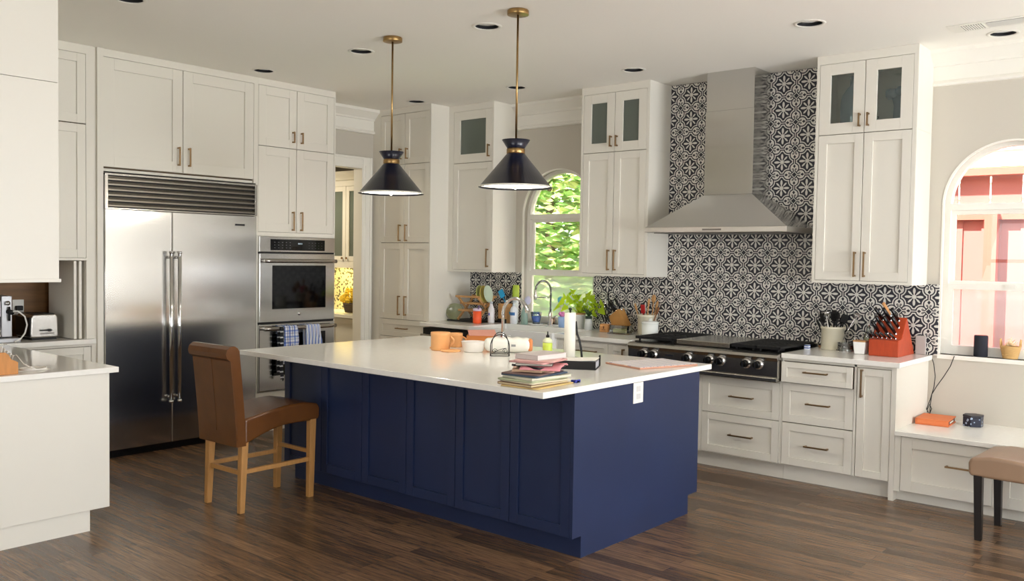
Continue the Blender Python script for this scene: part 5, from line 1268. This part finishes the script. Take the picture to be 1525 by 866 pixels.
obj('bottle', MB().lathe([(.001, 0), (.03, 0), (.032, .01), (.032, .11), (.014, .15), (.012, .19)], -2.245, 6.64, ZCT, 24), CLEAR, t); obj('oil', MB().lathe([(.001, .006), (.028, .006), (.028, .1), (.001, .1)], -2.245, 6.64, ZCT, 20), mat('olive oil', (150, 150, 80), .2), t); obj('stopper', MB().lathe([(.013, .19), (.013, .205), (.006, .21), (.006, .225), (.001, .227)], -2.245, 6.64, ZCT, 16), CHROME, t)
t = thing('salt_box', 'tapered white salt box with a wooden lid beside the red knife block', 'salt box', (-2.235, 6.47, ZCT))
m = MB(); x, y = -2.235, 6.47; a, b = .036, .044
m.add([(x-a, y-a, ZCT), (x+a, y-a, ZCT), (x+a, y+a, ZCT), (x-a, y+a, ZCT), (x-b, y-b, ZCT+.088), (x+b, y-b, ZCT+.088), (x+b, y+b, ZCT+.088), (x-b, y+b, ZCT+.088)], [(3,2,1,0), (4,5,6,7), (0,1,5,4), (1,2,6,5), (2,3,7,6), (3,0,4,7)])
obj('box', m, PORC, t, bev=.006); obj('lid', MB().box(x-b, x+b, y-b, y+b, ZCT+.0885, ZCT+.098), BIRCH, t, bev=.003)
# red knife block
t = thing('red_knife_block', 'large cherry red triangular knife block at the end of the right counter', 'knife block', (-2.05, 6.58, ZCT))
kx0, kx1 = -2.165, -1.965
m = MB(); m.prism([(6.42, ZCT), (6.42, ZCT+.115), (6.50, ZCT+.125), (6.60, ZCT+.27), (6.79, ZCT)], 'x', kx0, kx1); obj('block', m, CHERRY, t, bev=.004)
m = MB()
for k in range(5): m.box(kx0+.02+k*.036, kx0+.034+k*.036, 6.418, 6.4198, ZCT+.02, ZCT+.09)
n_ = Vector((0, -.145, .10)).normalized()
for r_, f in enumerate((.2, .5, .82)):
    p = Vector((0, 6.50+.10*f, ZCT+.125+.145*f))
    for c_ in range(3):
        x = kx0+.04+c_*.055+.01*(r_ % 2); L = (.125, .115, .13)[r_]
        knife(x, p.y, p.z, -.16, -.62, .58, L, ['left', 'centre', 'right'][c_]+' black handled knife of the '+['lowest', 'middle', 'top'][r_]+' row in the cherry red block', 'large knives in the red block', r=.011)
knife(kx0+.085, 6.605, ZCT+.275, -.25, -.55, .75, .12, 'wood handled knife at the top of the cherry red block', None, hm=BEECH, r=.01)
for k in range(6):
    x = kx0+.016+k*.031; knife(x, 6.455, ZCT+.125, -.18, -.75, .42, .085, ['leftmost', 'second from left', 'third from left', 'third from right', 'second from right', 'rightmost'][k]+' small steak knife in the low step of the red block', 'steak knives in the red block', r=.007)
t = thing('stone_board', 'small grey board leaning behind the red knife block', 'board', (-1.935, 6.79, ZCT))
obj('board', MB().box(-1.955, -1.885, 6.77, 6.79, ZCT, ZCT+.135), mat('grey stone board', (176, 170, 166), .5), t, bev=.003)
t = thing('spoon_rest', 'small wooden spoon rest beside the range top', 'spoon rest', (-2.62, 6.62, ZCT))
obj('dish', MB().lathe([(.001, 0), (.035, 0), (.048, .012), (.044, .014), (.03, .005), (.001, .005)], -2.60, 6.72, ZCT, 28, sx=.9, sy=.8), BIRCH, t)
t = thing('match_box', 'tiny blue and white box at the left end of the right counter', 'box', (-2.63, 6.48, ZCT))
obj('box', MB().box(-2.648, -2.615, 6.46, 6.50, ZCT, ZCT+.035), stripes('blue white box', 'Z', .017, [(0, (220, 226, 236)), (.5, (80, 96, 150))]), t, bev=.002)

# ------------------------------------------------------------------ window sill and bench
t = thing('smart_speaker', 'black fabric cylinder speaker on the right window sill', 'speaker', (-1.545, 6.85, SILL))
obj('body', MB().lathe([(.001, 0), (.04, 0), (.0445, .004), (.0445, .142), (.042, .148), (.001, .1485)], -1.545, 6.852, SILL+.001, 36), mat('dark mesh fabric', (34, 36, 46), .8, bump=.8, bscale=500), t)
obj('top_ring', MB().lathe([(.035, .149), (.0365, .1495), (.035, .150)], -1.545, 6.852, SILL+.001, 30), BLK, t)
t = thing('wicker_basket', 'small woven basket with two handles on the right window sill', 'basket', (-1.36, 6.855, SILL))
m = MB(); x, y = -1.36, 6.848
for k in range(9):
    r = .042+.0022*k
    m.tube([(x+(r+.0015*(a % 2))*math.cos(a*PI/14), y+(r+.0015*(a % 2))*math.sin(a*PI/14)*.85, SILL+.008+.0095*k) for a in range(28)], .0055, 6, closed=True)
m.lathe([(.001, .004), (.04, .004)], x, y, SILL, 20)
WICK = mat('light wicker', (206, 168, 110), .75, bump=.6, bscale=90)
obj('bowl', m, WICK, t)
for s in (-1, 1): obj('handle', MB().tube([(x+s*(.058+.004*math.sin(PI*k/8)), y+.022*math.cos(PI*k/8), SILL+.085+.05*math.sin(PI*k/8)) for k in range(9)], .0045, 8), WICK, t)
t = thing('dried_flowers', 'fluffy cream dried flowers in the little woven basket', 'dried flowers', (-1.36, 6.85, SILL+.09))
m = MB(); rng = random.Random(9)
for k in range(70):
    a = rng.uniform(0, 2*PI); el = rng.uniform(.2, 1.5); L = rng.uniform(.03, .065)
    m.tube([(x, y, SILL+.085), (x+L*math.cos(a)*math.cos(el)*.8, y+L*.7*math.sin(a)*math.cos(el), SILL+.085+L*math.sin(el))], [.001, .0022], 5)
obj('stems', m, mat('dried flower', (240, 220, 180), .9), t)
t = thing('orange_case', 'flat orange book-shaped case on the window bench', 'case', (-1.74, 6.60, .4705))
m = MB(); m.M = Matrix.Translation((-1.755, 6.60, .4705)) @ Matrix.Rotation(math.radians(4), 4, 'Z')
ORG_ = mat('orange linen', (216, 120, 70), .6, var=.04)
m.box(-.105, .105, -.13, .13, 0, .007).box(-.105, .105, -.13, .13, .034, .042).box(-.105, -.095, -.13, .13, .007, .034).box(-.095, .105, -.13, -.122, .007, .034)
obj('cover', m, ORG_, t, bev=.003)
m = MB(); m.M = Matrix.Translation((-1.755, 6.60, .4705)) @ Matrix.Rotation(math.radians(4), 4, 'Z'); m.box(-.094, .098, -.121, .125, .0075, .033); obj('inner_tray', m, mat('case inside', (120, 60, 44), .6), t)
m = MB(); m.M = Matrix.Translation((-1.755, 6.60, .4705)) @ Matrix.Rotation(math.radians(4), 4, 'Z'); m.box(.0985, .1005, -.05, .06, .014, .024); obj('white_slip', m, PAPER, t)
t = thing('patterned_tin', 'dark blue hexagonal tin right of the orange case on the bench', 'tin', (-1.535, 6.66, .4705))
m = MB(); m.prism([(-1.535+.066*math.cos(PI/6+k*PI/3), 6.67+.066*math.sin(PI/6+k*PI/3)) for k in range(6)], 'z', .4705, .535)
PT = mat('navy tin', (30, 34, 56), .35)
_n = PT.node_tree; _b = _n.nodes['Principled BSDF']; _t = _n.nodes.new('ShaderNodeTexCoord'); _v = _n.nodes.new('ShaderNodeTexVoronoi'); _v.inputs['Scale'].default_value = 42; _r = _n.nodes.new('ShaderNodeValToRGB')
_n.links.new(_t.outputs['Object'], _v.inputs['Vector']); _n.links.new(_v.outputs['Distance'], _r.inputs[0]); _n.links.new(_r.outputs[0], _b.inputs['Base Color'])
_r.color_ramp.elements[0].position = .28; _r.color_ramp.elements[0].color = (*lin((160, 176, 200)), 1); _r.color_ramp.elements[1].position = .36; _r.color_ramp.elements[1].color = (*lin((26, 30, 48)), 1)
obj('tin_body', m, PT, t, bev=.003)
obj('tin_lid', MB().prism([(-1.535+.068*math.cos(PI/6+k*PI/3), 6.67+.068*math.sin(PI/6+k*PI/3)) for k in range(6)], 'z', .535, .548), mat('tin lid', (44, 44, 52), .4), t, bev=.003)
t = thing('charging_cable', 'thin black cable hanging from the counter end to the orange case', 'cable', (-1.84, 6.80, .47))
obj('left_strand', MB().tube([(-1.858, 6.800, .925), (-1.835, 6.802, .86), (-1.822, 6.802, .77), (-1.828, 6.80, .69), (-1.85, 6.80, .60), (-1.87, 6.79, .53), (-1.845, 6.775, .50), (-1.83, 6.77, .54), (-1.845, 6.775, .57), (-1.862, 6.78, .53), (-1.85, 6.74, .517)], .0028, 6), BLKM, t)
obj('right_strand', MB().tube([(-1.70, 6.798, .925), (-1.725, 6.802, .85), (-1.765, 6.802, .775), (-1.81, 6.80, .70), (-1.84, 6.80, .64), (-1.846, 6.79, .56), (-1.84, 6.77, .50)], .0028, 6), BLKM, t)

# ------------------------------------------------------------------ left nook and peninsula things
t = thing('toaster', 'two-slice stainless toaster in the coffee nook', 'toaster', (-6.92, 2.735, .9205))
m = MB(); m.prism([(2.642, .935), (2.828, .935), (2.832, .96), (2.828, 1.08), (2.815, 1.105), (2.655, 1.105), (2.642, 1.08), (2.638, .96)], 'x', -7.06, -6.79); obj('body', m, [STEEL], t, bev=.01, bseg=3)
obj('side_panel', MB().box(-7.055, -6.80, 2.634, 2.640, .945, 1.085), BLK, t, bev=.002)
obj('top_plate', MB().box(-7.04, -6.81, 2.66, 2.81, 1.104, 1.109), BLK, t, bev=.002)
for y in (2.70, 2.77): obj('slot', MB().box(-7.01, -6.85, y-.013, y+.013, 1.109, 1.1105), BLKM, t)
obj('base', MB().box(-7.05, -6.80, 2.65, 2.82, .9205, .936), BLKM, t)
obj('lever', MB().box(-6.79, -6.775, 2.70, 2.78, .985, .995).box(-6.79, -6.77, 2.755, 2.772, .98, 1.0), BLK, t, bev=.002)
obj('button_row', MB().box(-6.79, -6.787, 2.70, 2.80, .962, .97), DSTEEL, t)
t = thing('espresso_machine', 'grey metal espresso machine at the left edge of the coffee nook', 'coffee machine', (-6.85, 2.40, .9205))
GM = mat('grey machine metal', (168, 168, 170), .35, .6)
obj('column', MB().box(-7.02, -6.78, 2.44, 2.51, .955, 1.245), GM, t, bev=.004)
obj('head', MB().box(-7.02, -6.74, 2.18, 2.425, 1.10, 1.215), GM, t, bev=.006)
obj('drip_tray', MB().box(-7.04, -6.72, 2.16, 2.545, .9205, .95), GM, t, bev=.004)
obj('rear_column', MB().box(-7.06, -6.95, 2.18, 2.42, .95, 1.10), GM, t)
obj('knob', MB().cyl((-6.78, 2.475, 1.195), (-6.755, 2.475, 1.195), .016, 18).cyl((-6.755, 2.475, 1.195), (-6.745, 2.475, 1.195), .011, 18), CHROME, t)
obj('valve', MB().cyl((-6.78, 2.485, 1.135), (-6.74, 2.495, 1.13), .017, 16).cyl((-6.76, 2.485, 1.07), (-6.76, 2.485, 1.17), .007, 10), BLKM, t)
obj('group_handle', MB().cyl((-6.80, 2.36, 1.09), (-6.68, 2.38, 1.07), .012, 12), BLK, t)
tag(obj('steel_pitcher', MB().lathe([(.001, 0), (.038, 0), (.042, .01), (.036, .06), (.03, .09), (.034, .1), (.028, .09), (.001, .088)], -6.78, 2.40, .951, 26), CHROME), 'polished steel milk pitcher under the espresso machine head', 'pitcher')
obj('steam_hose', MB().tube([(-6.74, 2.50, 1.135), (-6.735, 2.53, 1.14), (-6.73, 2.575, 1.10), (-6.73, 2.59, 1.04), (-6.73, 2.575, .98), (-6.72, 2.54, .94), (-6.71, 2.50, .925)], .0055, 8), mat('white hose', (222, 220, 214), .4), t)
t = thing('wall_outlet', 'white power outlet with a black plug on the wood nook wall', 'outlet', (-7.2, 2.71, 1.08))
obj('plate', MB().box(-7.2088, -7.203, 2.67, 2.75, 1.08, 1.195), TRIM, t, bev=.002); obj('plug', MB().box(-7.203, -7.17, 2.685, 2.735, 1.115, 1.15), BLKM, t, bev=.006)
# letter rack
t = thing('letter_rack', 'small oak letter rack with a stepped side on the left peninsula', 'letter rack', (-5.10, 1.83, .9165))
OAKR = mat('orange oak', (196, 132, 66), .5, var=.12, vscale=10, bstretch=(1, 6, 1))
side = [(1.70, 0), (1.895, 0), (1.895, .062), (1.878, .072), (1.862, .078), (1.848, .105), (1.83, .118), (1.70, .118)]
m = MB(); m.prism([(a, b+.9165) for a, b in side], 'x', -5.052, -5.04); obj('side', m, OAKR, t, bev=.002)
m = MB(); m.prism([(a, b+.9165) for a, b in side], 'x', -5.25, -5.238); obj('side', m, OAKR, t, bev=.002)
obj('divider', MB().box(-5.238, -5.052, 1.878, 1.888, .9165, .975), OAKR, t); obj('divider', MB().box(-5.238, -5.052, 1.79, 1.80, .9165, 1.01), OAKR, t); obj('base', MB().box(-5.238, -5.052, 1.70, 1.878, .9165, .926), OAKR, t)
for k in range(5):
    y = 1.815+.012*k; m = MB(); z1 = 1.065-.012*k
    m.add([(-5.225, y, .927), (-5.07, y, .927), (-5.068+.004*k, y+.012, z1), (-5.22, y+.012, z1-.008), (-5.225, y+.002, .927), (-5.07, y+.002, .927), (-5.068+.004*k, y+.014, z1), (-5.22, y+.014, z1-.008)], [(0,1,2,3), (7,6,5,4), (0,4,5,1), (1,5,6,2), (2,6,7,3), (3,7,4,0)])
    tag(obj('letter', m, PAPER), ['frontmost', 'second', 'third', 'fourth', 'rearmost'][k]+' of the five white letters in the oak rack', 'letter', 'letters in the oak rack')
t = thing('white_cable', 'coiled white cable lying behind the letter rack on the peninsula', 'cable', (-5.15, 2.02, .9165))
m = MB(); pts = []
for k in range(70): a = k*.36; r = .055+.004*math.sin(k*.5); pts.append((-5.17+r*1.0*math.cos(a), 2.02+r*1.2*math.sin(a), .9195+.0022*(k // 18)))
m.tube(pts, .0026, 6); m.tube([(-5.12, 2.02, .92), (-5.16, 1.97, .95), (-5.2, 1.945, 1.0), (-5.24, 1.94, .99), (-5.26, 1.93, .935)], .0026, 6); obj('cord', m, PAPER, t)
tag(obj('notepad', MB().box(-5.28, -5.12, 1.905, 2.10, .917, .9185), PAPER), 'flat white notepad under the coiled white cable', 'notepad')
